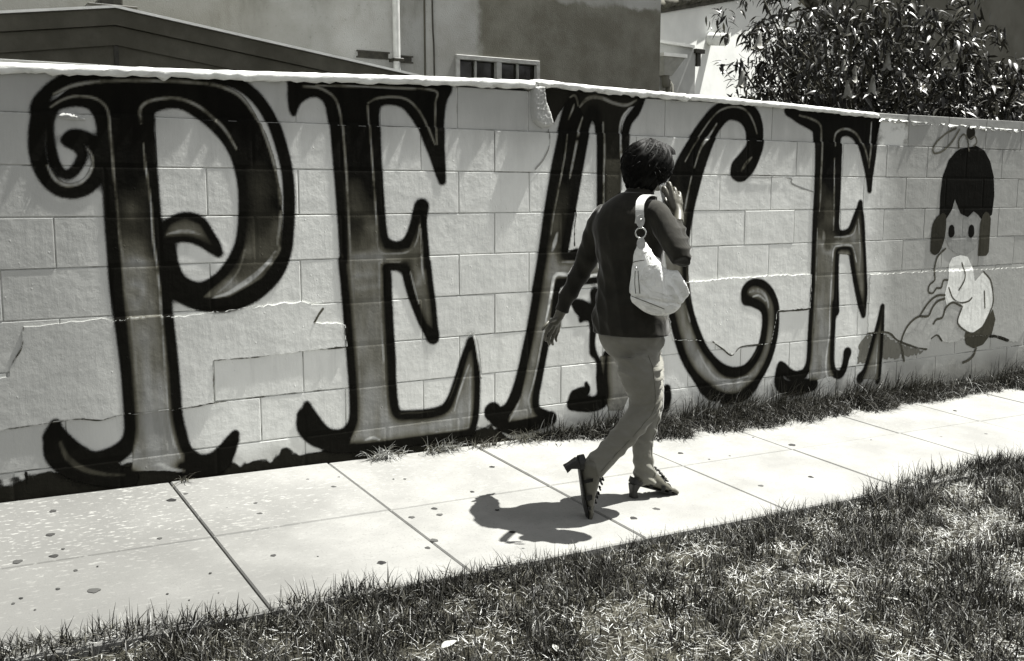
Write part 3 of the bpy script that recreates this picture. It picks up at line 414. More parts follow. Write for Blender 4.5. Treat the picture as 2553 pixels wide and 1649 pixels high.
[3.148,0.451,0.0195],[3.15,0.294,0.0196],[3.147,0.137,0.0197],[3.138,0.085,0.0197]]],["h",0.25,[[2.326,1.784,0.0036],[2.42,1.769,0.0061],[2.489,1.747,0.0061],[2.518,1.711,0.0062],[2.522,
1.609,0.0062],[2.521,1.439,0.0062],[2.523,1.296,0.0062],[2.521,1.21,0.0025]]],["h",0.3,[[2.508,1.104,0.0025],[2.514,0.959,0.0038],[2.514,0.814,0.0038],[2.514,0.667,0.0038],[2.515,0.601,
0.0038],[2.515,0.483,0.0026]]],["h",0.28,[[2.637,1.612,0.0038],[2.639,1.66,0.0063],[2.661,1.698,0.0063],[2.74,1.718,0.0064],[2.824,1.694,0.0065],[2.874,1.647,0.0065],[2.923,1.57,0.0066],
[2.95,1.493,0.0026]]],["h",0.4,[[2.97,1.765,0.0039],[2.966,1.659,0.0066],[2.959,1.561,0.0066],[2.954,1.483,0.0026]]],["h",0.35,[[2.633,1.536,0.0025],[2.648,1.248,0.0038],[2.651,1.092,
0.0026]]],["h",0.35,[[2.663,1.048,0.0026],[2.756,1.048,0.0052],[2.834,1.064,0.0053],[2.859,1.118,0.0026]]],["h",0.35,[[2.876,1.158,0.0026],[2.891,1.068,0.0066],[2.907,0.958,0.0027]]],
["h",0.55,[[2.65,0.58,0.0026],[2.653,0.759,0.0052],[2.654,0.906,0.0051],[2.664,0.977,0.0051],[2.702,0.993,0.0052],[2.817,0.992,0.0053],[2.853,0.95,0.0053],[2.877,0.884,0.0027]]],["h",
0.6,[[2.65,0.584,0.0026],[2.655,0.434,0.0065],[2.641,0.334,0.0065],[2.636,0.234,0.0065],[2.652,0.162,0.0066],[2.683,0.118,0.0026]]],["h",0.4,[[3.118,0.359,0.0028],[3.117,0.244,0.0056],
[3.112,0.14,0.0028]]],["h",0.3,[[2.562,1.094,0.0051],[2.57,1.045,0.0139],[2.561,0.997,0.0063]]]],"base":[["f",0.012,[[-2.142,0.186],[-1.988,0.181],[-1.874,0.228],[-1.592,0.17],[-1.417,
0.117],[-1.325,0.123],[-1.194,0.114],[-1.117,0.123],[-0.959,0.128],[-0.836,0.136],[-0.625,0.129],[-0.404,0.164],[0.096,0.147],[0.096,0.114],[0.197,0.09],[0.568,0.068],[0.569,-0.05],
[-2.154,-0.006]]]]},"fig":{"hair":[["f",0.005,[[3.683,1.179],[3.678,1.306],[3.691,1.432],[3.744,1.542],[3.814,1.599],[3.862,1.62],[3.938,1.629],[4.028,1.644],[4.123,1.614],[4.196,1.542],
[4.248,1.437],[4.268,1.306],[4.255,1.173],[4.158,1.133],[4.101,1.175],[4.046,1.2],[3.984,1.16],[3.904,1.185],[3.852,1.258],[3.83,1.29],[3.812,1.218],[3.754,1.154]]],["o",0.02,[[3.96,
1.733,0.0432],[3.965,1.729,0.0432]]]],"face":[["f",0.3,[[3.752,1.178],[3.811,1.226],[3.837,1.282],[3.904,1.185],[3.984,1.16],[4.06,1.192],[4.118,1.134],[4.131,1.01],[4.085,0.937],[3.997,
0.898],[3.905,0.901],[3.812,0.944],[3.754,1.018]]]],"eye":[["o",0.012,[[3.814,1.077,0.0295],[3.817,1.053,0.0318]]],["o",0.012,[[4.032,1.074,0.0303],[4.034,1.049,0.0327]]]],"hair_bunch":[["o",
0.03,[[3.716,1.155,0.0335],[3.684,1.099,0.069],[3.671,1.036,0.0757],[3.657,0.98,0.0668],[3.653,0.953,0.0445]]],["o",0.05,[[4.19,1.149,0.0428],[4.198,1.075,0.0739],[4.195,1.009,0.0788],
[4.176,0.959,0.0834],[4.179,0.934,0.0537]]]],"dress":[["f",0.85,[[3.843,0.879],[3.932,0.896],[4.012,0.881],[4.072,0.805],[4.102,0.704],[4.196,0.771],[4.27,0.705],[4.322,0.601],[4.317,
0.517],[4.222,0.378],[4.118,0.338],[4.022,0.366],[3.937,0.43],[3.957,0.495],[3.979,0.536],[3.898,0.573],[3.81,0.549],[3.779,0.629],[3.812,0.733],[3.815,0.839]]]],"shoe":[["f",0.06,[[4.333,
0.494],[4.369,0.42],[4.338,0.319],[4.249,0.248],[4.142,0.229],[4.059,0.262],[4.026,0.324],[4.037,0.352],[4.118,0.338],[4.222,0.378]]]],"line":[["o",0.07,[[3.761,0.946,0.0056],[3.689,
0.9,0.0056],[3.663,0.844,0.0056],[3.656,0.78,0.0056],[3.66,0.736,0.0056],[3.607,0.702,0.0056],[3.601,0.658,0.0056],[3.649,0.647,0.0056],[3.684,0.678,0.0056],[3.734,0.68,0.0057],[3.755,
0.728,0.0057],[3.8,0.73,0.0057]]],["o",0.07,[[3.777,0.627,0.0068],[3.689,0.625,0.0068],[3.605,0.581,0.0067],[3.526,0.501,0.0066]]],["o",0.07,[[3.779,0.603,0.0069],[3.705,0.588,0.0068],
[3.652,0.546,0.0067],[3.613,0.492,0.0067],[3.514,0.494,0.0066],[3.432,0.459,0.0066],[3.376,0.402,0.0065],[3.348,0.332,0.0065],[3.368,0.275,0.0065],[3.394,0.2,0.0066]]],["o",0.07,[[3.966,
0.541,0.007],[3.872,0.571,0.0069],[3.798,0.538,0.0069],[3.766,0.474,0.0069],[3.703,0.462,0.0068],[3.674,0.435,0.0068]]],["o",0.07,[[4.17,0.224,0.0085],[4.147,0.179,0.0085],[4.097,0.149,
0.0084],[4.031,0.134,0.0084]]],["o",0.07,[[4.196,0.771,0.0048],[4.284,0.705,0.0049],[4.322,0.601,0.0049],[4.32,0.517,0.0049],[4.222,0.378,0.0049],[4.118,0.338,0.0048],[4.022,0.366,0.0047],
[3.937,0.43,0.0047],[3.979,0.536,0.0047]]],["o",0.07,[[3.95,0.842,0.0046],[3.985,0.775,0.0047],[3.982,0.718,0.0047],[3.929,0.654,0.0047]]],["o",0.07,[[3.817,0.676,0.0046],[3.869,0.6,
0.0046],[3.951,0.564,0.0047],[4.042,0.57,0.0047],[4.08,0.593,0.0048]]],["o",0.07,[[4.217,0.632,0.0048],[4.236,0.513,0.0049]]],["o",0.1,[[3.843,1.623,0.0045],[3.838,1.678,0.0045],[3.885,
1.719,0.0045],[3.933,1.681,0.0045],[3.953,1.61,0.0046]]],["o",0.1,[[3.958,1.69,0.0046],[4.008,1.707,0.0046],[4.032,1.668,0.0046],[4.002,1.643,0.0046]]],["o",0.1,[[3.799,1.756,0.0056],
[3.702,1.721,0.0055],[3.609,1.664,0.0054],[3.57,1.617,0.0054],[3.591,1.586,0.0054],[3.676,1.604,0.0055],[3.769,1.669,0.0056],[3.837,1.749,0.0056]]]]},"patch":{"A":[[-2.09,0.585],[-2.023,
0.594],[-2.021,0.622],[-2.0,0.664],[-1.972,0.712],[-1.961,0.79],[-1.806,0.796],[-1.699,0.802],[-1.669,0.806],[-1.627,0.789],[-1.54,0.8],[-1.439,0.804],[-1.381,0.792],[-1.258,0.8],[-1.053,
0.815],[-1.01,0.818],[-0.815,0.83],[-0.767,0.811],[-0.719,0.812],[-0.742,0.759],[-0.762,0.73],[-0.675,0.719],[-0.606,0.709],[-0.597,0.607],[-0.746,0.604],[-0.844,0.6],[-1.039,0.591],
[-1.225,0.591],[-1.226,0.404],[-1.381,0.393],[-1.47,0.392],[-1.609,0.394],[-1.696,0.382],[-1.774,0.395],[-1.893,0.389],[-2.013,0.387],[-2.102,0.385]],"B":[[1.294,0.826],[1.547,0.818],
[1.836,0.826],[2.012,0.826],[2.166,0.829],[2.475,0.818],[2.473,0.612],[2.19,0.609],[2.169,0.506],[2.147,0.416],[1.893,0.412],[1.828,0.365],[1.754,0.409],[1.673,0.459],[1.511,0.478],
[1.372,0.488]],"Ca":[[3.013,0.799],[3.562,0.796],[4.207,0.788],[4.711,0.786],[4.763,0.342],[4.659,0.235],[4.601,0.237],[4.498,0.262],[4.425,0.288],[4.326,0.306],[4.188,0.312],[4.001,
0.309],[3.938,0.288],[3.82,0.297],[3.781,0.308],[3.732,0.351],[3.664,0.333],[3.646,0.259],[3.507,0.284],[3.358,0.33],[3.321,0.342],[3.209,0.406],[3.018,0.413]],"crack":[[0.423,1.857],
[0.496,1.861],[0.508,1.78],[0.535,1.726],[0.554,1.672],[0.535,1.656],[0.483,1.648],[0.455,1.661],[0.427,1.683],[0.418,1.768]],"glint":[[-1.801,1.608],[-1.791,1.629],[-1.766,1.639],[-1.729,
1.634],[-1.692,1.619],[-1.671,1.603],[-1.737,1.596]]},"crack":[["o",0.3,[[1.935,1.419,0.0046],[2.241,1.413,0.0048],[2.269,1.38,0.0048],[2.35,1.353,0.0049],[2.459,1.329,0.0049]]],["o",
0.08,[[1.673,0.459,0.0039],[1.754,0.409,0.004],[1.828,0.365,0.004],[1.893,0.41,0.0041],[2.056,0.414,0.0042]]],["o",0.07,[[3.018,0.413,0.0062],[3.209,0.406,0.0064],[3.321,0.342,0.0065],
[3.507,0.284,0.0067],[3.62,0.261,0.0068]]],["o",0.06,[[3.664,0.333,0.0057],[3.726,0.352,0.0057],[3.781,0.307,0.0058]]],["o",0.02,[[4.326,0.302,0.0111],[4.425,0.287,0.0112],[4.601,0.237,
0.0115]]],["o",0.02,[[0.69,1.234,0.0047],[0.696,1.201,0.0047],[0.687,1.136,0.0047],[0.688,1.045,0.0047]]],["o",0.25,[[0.526,1.64,0.0036],[0.526,1.561,0.0036],[0.489,1.489,0.0036],[0.442,
1.441,0.0036]]],["o",0.06,[[-1.219,0.592,0.0027],[-1.039,0.591,0.0028],[-0.844,0.6,0.0029],[-0.601,0.603,0.0031]]],["o",0.06,[[-1.225,0.591,0.0027],[-1.224,0.503,0.0027],[-1.225,0.405,
0.0027]]],["o",0.05,[[-1.381,0.394,0.002],[-1.223,0.403,0.0021],[-1.017,0.408,0.0021],[-0.827,0.41,0.0022],[-0.566,0.408,0.0023]]],["o",0.1,[[-0.754,0.731,0.0052],[-0.735,0.763,0.0052],
[-0.712,0.79,0.0052]]],["o",0.05,[[-2.092,0.382,0.0023],[-1.892,0.391,0.0024],[-1.78,0.395,0.0024],[-1.696,0.38,0.0025],[-1.603,0.394,0.0025],[-1.418,0.39,0.0026],[-1.224,0.401,0.0027]]],
["o",0.07,[[-1.962,0.787,0.0029],[-1.972,0.712,0.0029],[-2.003,0.658,0.0029],[-2.021,0.629,0.0029]]],["o",0.012,[[-1.987,0.197,0.0059],[-1.985,0.157,0.0059],[-1.983,0.118,0.0059]]],
["o",0.06,[[2.19,0.607,0.0049],[2.337,0.604,0.005],[2.474,0.605,0.0051]]]],"bare":[["f",0.17,[[2.928,0.325],[2.948,0.362],[3.007,0.405],[3.21,0.402],[3.321,0.338],[3.507,0.282],[3.614,
0.259],[3.537,0.221],[3.182,0.218],[2.924,0.216]]],["f",0.2,[[0.933,0.438],[0.965,0.436],[1.067,0.207],[1.025,0.132],[0.938,0.141]]]],"gum":[[-0.026,-0.366,0.011],[-0.288,-0.648,0.009],
[-0.536,-0.772,0.0107],[-0.548,-0.846,0.0105],[-0.665,-0.827,0.0104],[-0.697,-1.087,0.0137],[-0.752,-1.145,0.0105],[-0.963,-1.202,0.0129],[0.326,-1.157,0.0143],[0.164,-1.209,0.0149],
[0.986,-0.539,0.0132],[-0.305,-0.894,0.0086],[-0.377,-1.136,0.0101],[-0.482,-0.372,0.0058],[0.989,-1.105,0.0123],[1.669,-0.649,0.016],[2.172,-0.761,0.0147],[1.319,-1.103,0.0128],[2.627,
-0.866,0.0075],[3.296,-0.476,0.0105],[2.949,-0.928,0.0115],[2.592,-1.261,0.0177],[1.887,-1.171,0.0117],[1.574,-0.455,0.0055],[1.196,-0.676,0.0051],[1.052,-0.682,0.005],[-1.916,-0.197,
0.0123],[-1.476,-0.249,0.0153],[-1.407,-0.199,0.012],[-1.957,-0.455,0.0127],[-2.087,-0.673,0.0138],[-1.972,-0.671,0.012],[-1.996,-0.963,0.0065],[-1.896,-1.023,0.0158],[-2.132,-1.02,
0.0054],[-2.107,-0.989,0.0054],[-1.201,-0.548,0.0126],[-1.18,-0.423,0.0094],[-0.813,-0.353,0.0137],[-1.287,-0.981,0.0092],[-0.963,-1.203,0.0133],[-0.88,-0.211,0.0076],[-1.147,-1.056,
0.0031],[-1.61,-0.652,0.0074],[-1.854,-0.828,0.0039],[-1.924,-0.832,0.0068],[-1.935,-0.617,0.0051],[-1.693,-1.149,0.0037],[-1.642,-1.225,0.0032],[-1.527,-1.043,0.0049],[-2.078,-1.095,
0.0031],[-1.544,-1.21,0.0023],[-0.53,-0.354,0.0045],[-1.299,-0.43,0.0035],[-0.743,-0.235,0.0077]],"flower":[[3.821,1.0,2.322],[3.885,0.95,2.285],[3.691,0.85,2.147],[3.915,0.8,2.19],
[3.249,1.3,2.502],[3.277,1.5,2.256],[4.231,1.3,2.704],[4.195,0.9,2.383]],"person":{"armL":[[0.2001,-0.96,1.2409,0.0505],[0.1892,-0.93,1.2044,0.0569],[0.187,-0.89,1.1428,0.0562],[0.18,
-0.855,1.068,0.0517],[0.1674,-0.825,1.0019,0.0471],[0.1423,-0.795,0.9292,0.0418],[0.1159,-0.775,0.8662,0.0369],[0.0979,-0.76,0.806,0.0326]],"armR":[[0.2692,-1.15,1.2433,0.0496],[0.2704,
-1.19,1.2353,0.0533],[0.2751,-1.24,1.1819,0.0529],[0.2755,-1.29,1.1267,0.0501],[0.2762,-1.33,1.0775,0.0464],[0.2737,-1.345,1.053,0.0406]],"foreR":[[0.2737,-1.345,1.053,0.0395],[0.2981,
-1.33,1.0825,0.0306],[0.3089,-1.31,1.121,0.0285],[0.3214,-1.28,1.1595,0.0258],[0.3354,-1.25,1.1956,0.0208],[0.3406,-1.24,1.2068,0.0174]],"handR":{"w":[0.3377,-1.245,1.1999,0.0241],"w2":[0.362,
-1.215,1.2386,0.0206],"palm":[0.3631,-1.195,1.2725,0.0273],"f":[[[0.3505,-1.195,1.2583,0.0097],[0.3375,-1.185,1.2953,0.0095],[0.3271,-1.165,1.3407,0.0086],[0.3447,-1.135,1.3294,0.0078],
[0.3591,-1.125,1.3093,0.007]],[[0.3574,-1.2,1.2584,0.0097],[0.3513,-1.195,1.2953,0.0095],[0.3501,-1.17,1.3564,0.0089],[0.3683,-1.135,1.3496,0.0081],[0.3853,-1.12,1.3238,0.0073]],[[0.3644,
-1.205,1.2555,0.0097],[0.3677,-1.2,1.2868,0.0092],[0.3744,-1.175,1.3351,0.0086],[0.3909,-1.14,1.3295,0.0078],[0.406,-1.125,1.3064,0.007]],[[0.3757,-1.205,1.2498,0.0092],[0.3823,-1.205,
1.2782,0.0086],[0.3956,-1.18,1.318,0.0078],[0.4092,-1.15,1.3152,0.0073],[0.4225,-1.135,1.2949,0.0064]],[[0.3583,-1.195,1.2469,0.0103],[0.3569,-1.165,1.2665,0.0092],[0.3585,-1.14,1.2864,
0.0081],[0.367,-1.12,1.3064,0.007]]]},"handL":{"w":[0.0995,-0.762,0.8156,0.0263],"w2":[0.0914,-0.752,0.7848,0.0213],"palm":[0.0672,-0.747,0.7498,0.0288],"f":[[[0.0629,-0.75,0.763,0.0088],
[0.0346,-0.757,0.7335,0.0084],[0.0217,-0.752,0.7061,0.0078],[0.0299,-0.742,0.6803,0.0066]],[[0.0731,-0.746,0.7524,0.0088],[0.052,-0.75,0.7164,0.0085],[0.0422,-0.746,0.6837,0.0078],[0.0519,
-0.736,0.6601,0.0066]],[[0.0862,-0.74,0.7458,0.0088],[0.0725,-0.744,0.7092,0.0085],[0.0641,-0.74,0.6788,0.0079],[0.0746,-0.73,0.6576,0.0066]],[[0.1008,-0.734,0.7442,0.0082],[0.0952,
-0.736,0.713,0.0079],[0.0883,-0.733,0.6876,0.0073],[0.0961,-0.726,0.6709,0.006]],[[0.0777,-0.757,0.7754,0.0094],[0.0294,-0.776,0.768,0.0087],[0.0007,-0.784,0.7539,0.008],[-0.0139,-0.784,
0.7362,0.0068]]]},"torso":[[0.2468,-1.065,0.7338,0.1691,0.135],[0.2411,-1.065,0.7888,0.1653,0.132],[0.2349,-1.065,0.8496,0.1519,0.12],[0.2354,-1.06,0.9213,0.1413,0.105],[0.2368,-1.06,
0.9811,0.1346,0.102],[0.2379,-1.058,1.0526,0.1429,0.105],[0.2389,-1.055,1.1179,0.1534,0.11],[0.2372,-1.053,1.183,0.16,0.108],[0.2404,-1.05,1.2302,0.1525,0.1],[0.2478,-1.05,1.2655,0.1275,
0.088],[0.2584,-1.05,1.2949,0.0978,0.073],[0.2701,-1.05,1.3214,0.0579,0.06]],"pelvis":[[0.2461,-1.06,0.7736,0.1546,0.112],[0.246,-1.06,0.7405,0.153,0.118],[0.2524,-1.06,0.6935,0.1402,
0.122],[0.2702,-1.065,0.6461,0.1142,0.12]],"legR":[[0.2357,-1.11,0.6616,0.0912],[0.2522,-1.12,0.6022,0.0933],[0.261,-1.125,0.5491,0.0876],[0.2772,-1.125,0.4943,0.0748],[0.2823,-1.125,
0.4536,0.069],[0.2749,-1.125,0.4176,0.0644],[0.2304,-1.125,0.369,0.0577],[0.186,-1.12,0.3232,0.0549],[0.1061,-1.12,0.26,0.0506],[0.0509,-1.12,0.2177,0.0516],[0.0103,-1.12,0.1857,0.0539]],
"legL":[[0.3425,-0.99,0.6368,0.0913],[0.3784,-0.985,0.5506,0.0852],[0.4019,-0.985,0.472,0.074],[0.4149,-0.985,0.4008,0.0653],[0.4121,-0.987,0.3454,0.055],[0.3937,-0.99,0.2849,0.0495],
[0.3788,-0.992,0.2239,0.0467],[0.3794,-0.995,0.168,0.0447],[0.3873,-0.998,0.104,0.0483],[0.394,-1.0,0.0502,0.0511]],"head":[0.3454,-1.04,1.4254],"neck":[[0.2878,-1.05,1.289,0.0566],
[0.302,-1.045,1.3304,0.0549],[0.3277,-1.04,1.372,0.0569]],"ankR":[[0.0195,-1.12,0.2056,0.0334],[-0.0132,-1.12,0.1904,0.032]],"footR":[[-0.0446,-1.12,0.2028,0.0293],[-0.0316,-1.118,0.1531,
0.0294],[-0.0147,-1.115,0.0969,0.0321],[-0.0044,-1.11,0.0541,0.0284]],"toesR":[-0.0024,-1.11,0.0238],"heelR":[[-0.0625,-1.12,0.2171],[-0.1083,-1.12,0.1943],[-0.0698,-1.12,0.1789]],"ankL":[[0.3879,
-1.0,0.0831,0.0345],[0.3826,-1.0,0.0483,0.0317]],"bag":[[0.1492,-1.2517,1.1276,0.0144,0.012],[0.1507,-1.2523,1.115,0.0219,0.02],[0.1548,-1.2542,1.0934,0.0324,0.03],[0.1602,-1.2567,1.0718,
0.0451,0.038],[0.169,-1.2608,1.0429,0.0613,0.046],[0.1802,-1.2663,1.0176,0.0822,0.053],[0.1952,-1.2736,0.9885,0.1026,0.06],[0.2044,-1.2779,0.9594,0.1132,0.062],[0.2112,-1.2809,0.9266,
0.1162,0.064],[0.2134,-1.2817,0.8974,0.1071,0.06],[0.2161,-1.2827,0.8718,0.0894,0.052],[0.2188,-1.2837,0.8498,0.0646,0.04],[0.2183,-1.2833,0.8369,0.0327,0.025]],"strap":[[0.1289,-1.26,
1.2298],[0.1309,-1.255,1.2581],[0.1479,-1.24,1.2862],[0.1917,-1.21,1.3057],[0.2467,-1.17,1.3103],[0.3141,-1.11,1.2997],[0.3557,-1.06,1.254]],"studs":[[0.1252,-1.268,1.2158],[0.1271,
-1.27,1.1644],[0.1163,-1.285,1.1191],[0.0593,-1.33,1.0325]],"seam":[[[0.0584,-1.3,1.0483],[0.0635,-1.32,1.0571],[0.0839,-1.325,1.0602],[0.1123,-1.32,1.0618]],[[0.0552,-1.3,0.9252],[0.076,
-1.345,0.9104],[0.1226,-1.36,0.8915],[0.1913,-1.36,0.8662]],[[0.0564,-1.33,1.0228],[0.0475,-1.34,0.9747],[0.0489,-1.345,0.9364]],[[0.0658,-1.335,1.0228],[0.0635,-1.345,0.9744],[0.0648,
-1.35,0.9361]]]}}
from mathutils.geometry import delaunay_2d_cdt
# ================================================================== SETTING
gx = np.unique(np.concatenate([np.linspace(-300, -10, 12), np.linspace(-10, 12, 45), np.linspace(12, 300, 12)]))
gy = np.unique(np.concatenate([np.linspace(-300, -4, 12), np.linspace(-4, .6, 24), np.linspace(.6, 300, 16)]))
XX, YY = np.meshgrid(gx, gy, indexing='ij')
ZZ = G(XX, YY) - .035 + np.where((abs(XX) < 10) & (YY > -4), .006*np.sin(5*XX+1)*np.sin(7*YY), 0)
ni, nj = XX.shape; ids = np.arange(ni*nj).reshape(ni, nj)
F = np.stack([ids[:-1, :-1], ids[1:, :-1], ids[1:, 1:], ids[:-1, 1:]], -1).reshape(-1, 4)
tag(fast('ground', np.stack([XX, YY, ZZ], -1).reshape(-1, 3), F, M_SOIL), kind='structure')

# ---- pavement of concrete slabs
side = tag(empty('pavement', (0, -.7, 0)), kind='structure')
SX = [-5.9, -5.2, -4.45, -3.7, -2.95, -2.2, -1.43, -.71, .07, .85, 1.6, 2.46, 3.2, 3.97, 4.75, 5.5, 6.3, 7.1, 7.9, 8.7, 9.5]
def slab(x0, x1, y0, y1, dz):
    n = 4; bv = .005; V = []; Fc = []
    cs = [(x0, y0), (x1, y0), (x1, y1), (x0, y1)]
    for k, (ins, dd) in enumerate(((0, -.09), (0, -bv*1.2), (bv, 0))):
        for x, y in cs:
            xx = x+(ins if x == x0 else -ins); yy = y+(ins if y == y0 else -ins); V.append((xx, yy, G(xx, yy)+dd+dz))
    for k in range(2):
        for i in range(4): Fc.append((k*4+i, k*4+(i+1) % 4, k*4+4+(i+1) % 4, k*4+4+i))
    Fc.append((8, 9, 10, 11)); return pm('paving_slab', V, Fc, M_SLAB, side)
for i in range(len(SX)-1):
    for y0, y1 in ((-1.405, -.716), (-.712, -.012)):
        slab(SX[i]+.0028, SX[i+1]-.0028, y0, y1, random.uniform(-.002, .002))
for gx_, gy_, r in DATA['gum']:
    n = 14; ph = [random.uniform(0, 6.28) for _ in range(3)]
    ring = [(gx_+r*1.15*(1+.18*math.sin(2*a+ph[0])+.12*math.sin(5*a+ph[1]))*math.cos(a), gy_+r*1.15*(1+.2*math.sin(3*a+ph[2]))*math.sin(a)) for a in np.linspace(0, 2*math.pi, n, endpoint=False)]
    V = [(x, y, G(x, y)+.0006) for x, y in ring] + [(gx_+(x-gx_)*.6, gy_+(y-gy_)*.6, G(x, y)+.0018) for x, y in ring]
    pm('gum_spot', V, [(i, (i+1) % n, n+(i+1) % n, n+i) for i in range(n)]+[tuple(n+i for i in range(n))], M_GUM, side, True)

# ================================================================== BLOCK WALL
wall = tag(empty('block_wall', (0, .1, 0)), 'long white painted concrete block wall covered with tall black graffiti letters', 'wall')
H, BL, ZT = .2032, .4064, 1.83
def in_poly(px, pz, poly):
    ins = np.zeros(px.shape, bool); n = len(poly)
    for i in range(n):
        x0, z0 = poly[i]; x1, z1 = poly[(i+1) % n]
        if z0 == z1: continue
        c_ = ((z0 > pz) != (z1 > pz)) & (px < (x1-x0)*(pz-z0)/(z1-z0)+x0); ins ^= c_
    return ins
def edge_dist(px, pz, poly):
    d = np.full(px.shape, 9.); n = len(poly)
    for i in range(n):
        a = np.array(poly[i]); b_ = np.array(poly[(i+1) % n]); ab = b_-a; L = ab@ab+1e-12
        t = np.clip(((px-a[0])*ab[0]+(pz-a[1])*ab[1])/L, 0, 1); d = np.minimum(d, np.hypot(px-a[0]-t*ab[0], pz-a[1]-t*ab[1]))
    return d
# joint positions of every course
courses = []
for k in range(10):
    off = 0 if k % 2 == 0 else .5
    xs = [n*BL+off*BL for n in range(-9, 3) if n*BL+off*BL < .72]
    xr = [.072+n*BL+off*BL for n in range(1, 20)]
    xr = [x for x in xr if x > xs[-1]+.2]
    xs = xs+xr
    courses.append(xs)
blk_off = {}
def coff(k): return (.011 if k == 0 else 0)
block_mesh = []
for v in range(3):
    V, Fc = box(-.5, .5, 0, .16, -.5, .5, 0); 
    bm = bmesh.new(); vs = [bm.verts.new(q) for q in V]; [bm.faces.new([vs[i] for i in q]) for q in Fc]
    for vv in bm.verts: vv.co.x *= BL-.005; vv.co.z *= H-.005
    bmesh.ops.recalc_face_normals(bm, faces=bm.faces)
    ed = [e for e in bm.edges if all(q.co.y < .01 for q in e.verts)]
    bmesh.ops.bevel(bm, geom=ed, offset=(.0022, .003, .004)[v], segments=2, profile=.6, affect='EDGES')
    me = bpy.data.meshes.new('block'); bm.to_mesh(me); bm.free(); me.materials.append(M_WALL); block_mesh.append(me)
NX = 0
for k in range(10):
    xs = courses[k]
    for i in range(len(xs)-1):
        x0, x1 = xs[i], xs[i+1]
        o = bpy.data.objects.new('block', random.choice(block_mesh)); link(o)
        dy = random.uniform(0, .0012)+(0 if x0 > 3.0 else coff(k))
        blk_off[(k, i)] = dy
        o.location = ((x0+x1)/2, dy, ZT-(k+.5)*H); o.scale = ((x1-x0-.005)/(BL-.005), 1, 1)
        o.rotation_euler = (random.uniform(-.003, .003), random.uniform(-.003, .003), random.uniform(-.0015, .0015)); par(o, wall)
x_lo, x_hi = courses[0][0]-.3, 7.7
# mortar core, filling the joints nearly flush under the old paint
core = pm('mortar_core', *merge(box(courses[0][0]+.02, x_hi-.5, .0075, .15, ZT-10*H, ZT-H-.001), box(courses[0][0]+.02, 3.02, .0165, .15, ZT-H, ZT-.006), box(3.021, x_hi-.5, .0062, .15, ZT-H, ZT-.045)), M_MORTAR, wall)
PATCH = DATA['patch']; PH = {'A': .0045, 'B': .0045, 'Ca': .0045}
def vnoise(px, pz, s, seed):
    r = np.random.default_rng(seed); n = 64; g = r.random((n, n)); u, v = (px/s) % n, (pz/s) % n
    i, j = u.astype(int), v.astype(int); fu, fv = u-i, v-j; fu = fu*fu*(3-2*fu); fv = fv*fv*(3-2*fv)
    return (g[i % n, j % n]*(1-fu)+g[(i+1) % n, j % n]*fu)*(1-fv)+(g[i % n, (j+1) % n]*(1-fu)+g[(i+1) % n, (j+1) % n]*fu)*fv
def relief(px, pz):
    """distance of the painted surface in front of y = 0"""
    kk = np.clip(((ZT-pz)/H).astype(int), 0, 9); dz = np.abs(((ZT-pz)/H) % 1); dz = np.minimum(dz, 1-dz)*H
    dx = np.full(px.shape, 9.); dy = np.zeros(px.shape)
    for k in range(10):
        m = kk == k
        if not m.any(): continue
        xs = np.array(courses[k]); j = np.clip(np.searchsorted(xs, px[m])-1, 0, len(xs)-2)
        dx[m] = np.minimum(np.abs(px[m]-xs[j]), np.abs(px[m]-xs[j+1])); dy[m] = coff(k) if k else np.where(px[m] > 3.02, .0, coff(0))
    d = np.minimum(dx, dz); dy = np.where((kk == 0) & (dz < .007) & (pz < ZT-.1) & (vnoise(px, 0*px, .05, 77) > .38), 0, dy); y = -dy+.0017-np.where(d < .0045, .0016, np.where(d < .009, .0006, 0))
    for n_, h_ in PH.items():
        ins = in_poly(px, pz, PATCH[n_]); y = np.where(ins, np.maximum(y, h_+.0012), y)
    return y
# raised sheets of old render and paint with ragged edges
for n_, h_ in PH.items():
    poly = []
    P0 = PATCH[n_]; m = len(P0)
    for i in range(m):
        a = np.array(P0[i]); b_ = np.array(P0[(i+1) % m]); L = np.hypot(*(b_-a)); q = max(1, int(L/.018))
        nr = np.array([-(b_-a)[1], (b_-a)[0]])/(L+1e-9)
        for t in range(q): poly.append(tuple(a+(b_-a)*t/q+nr*random.uniform(-.005, .005)*(t > 0)))
    PATCH[n_] = [tuple(map(float, q)) for q in poly]; m = len(poly)
    vo, _, fo, *_r = delaunay_2d_cdt([Vector(q) for q in poly], [], [list(range(m))], 1, 1e-5)
    V = [(q.x, -h_, q.y) for q in vo]+[(x, -h_, z) for x, z in poly]+[(x, .006, z) for x, z in poly]; nv = len(vo)
    Fc = [tuple(q) for q in fo]+[(nv+i, nv+(i+1) % m, nv+m+(i+1) % m, nv+m+i) for i in range(m)]
    pm('render_patch', V, Fc, M_WALL, wall)
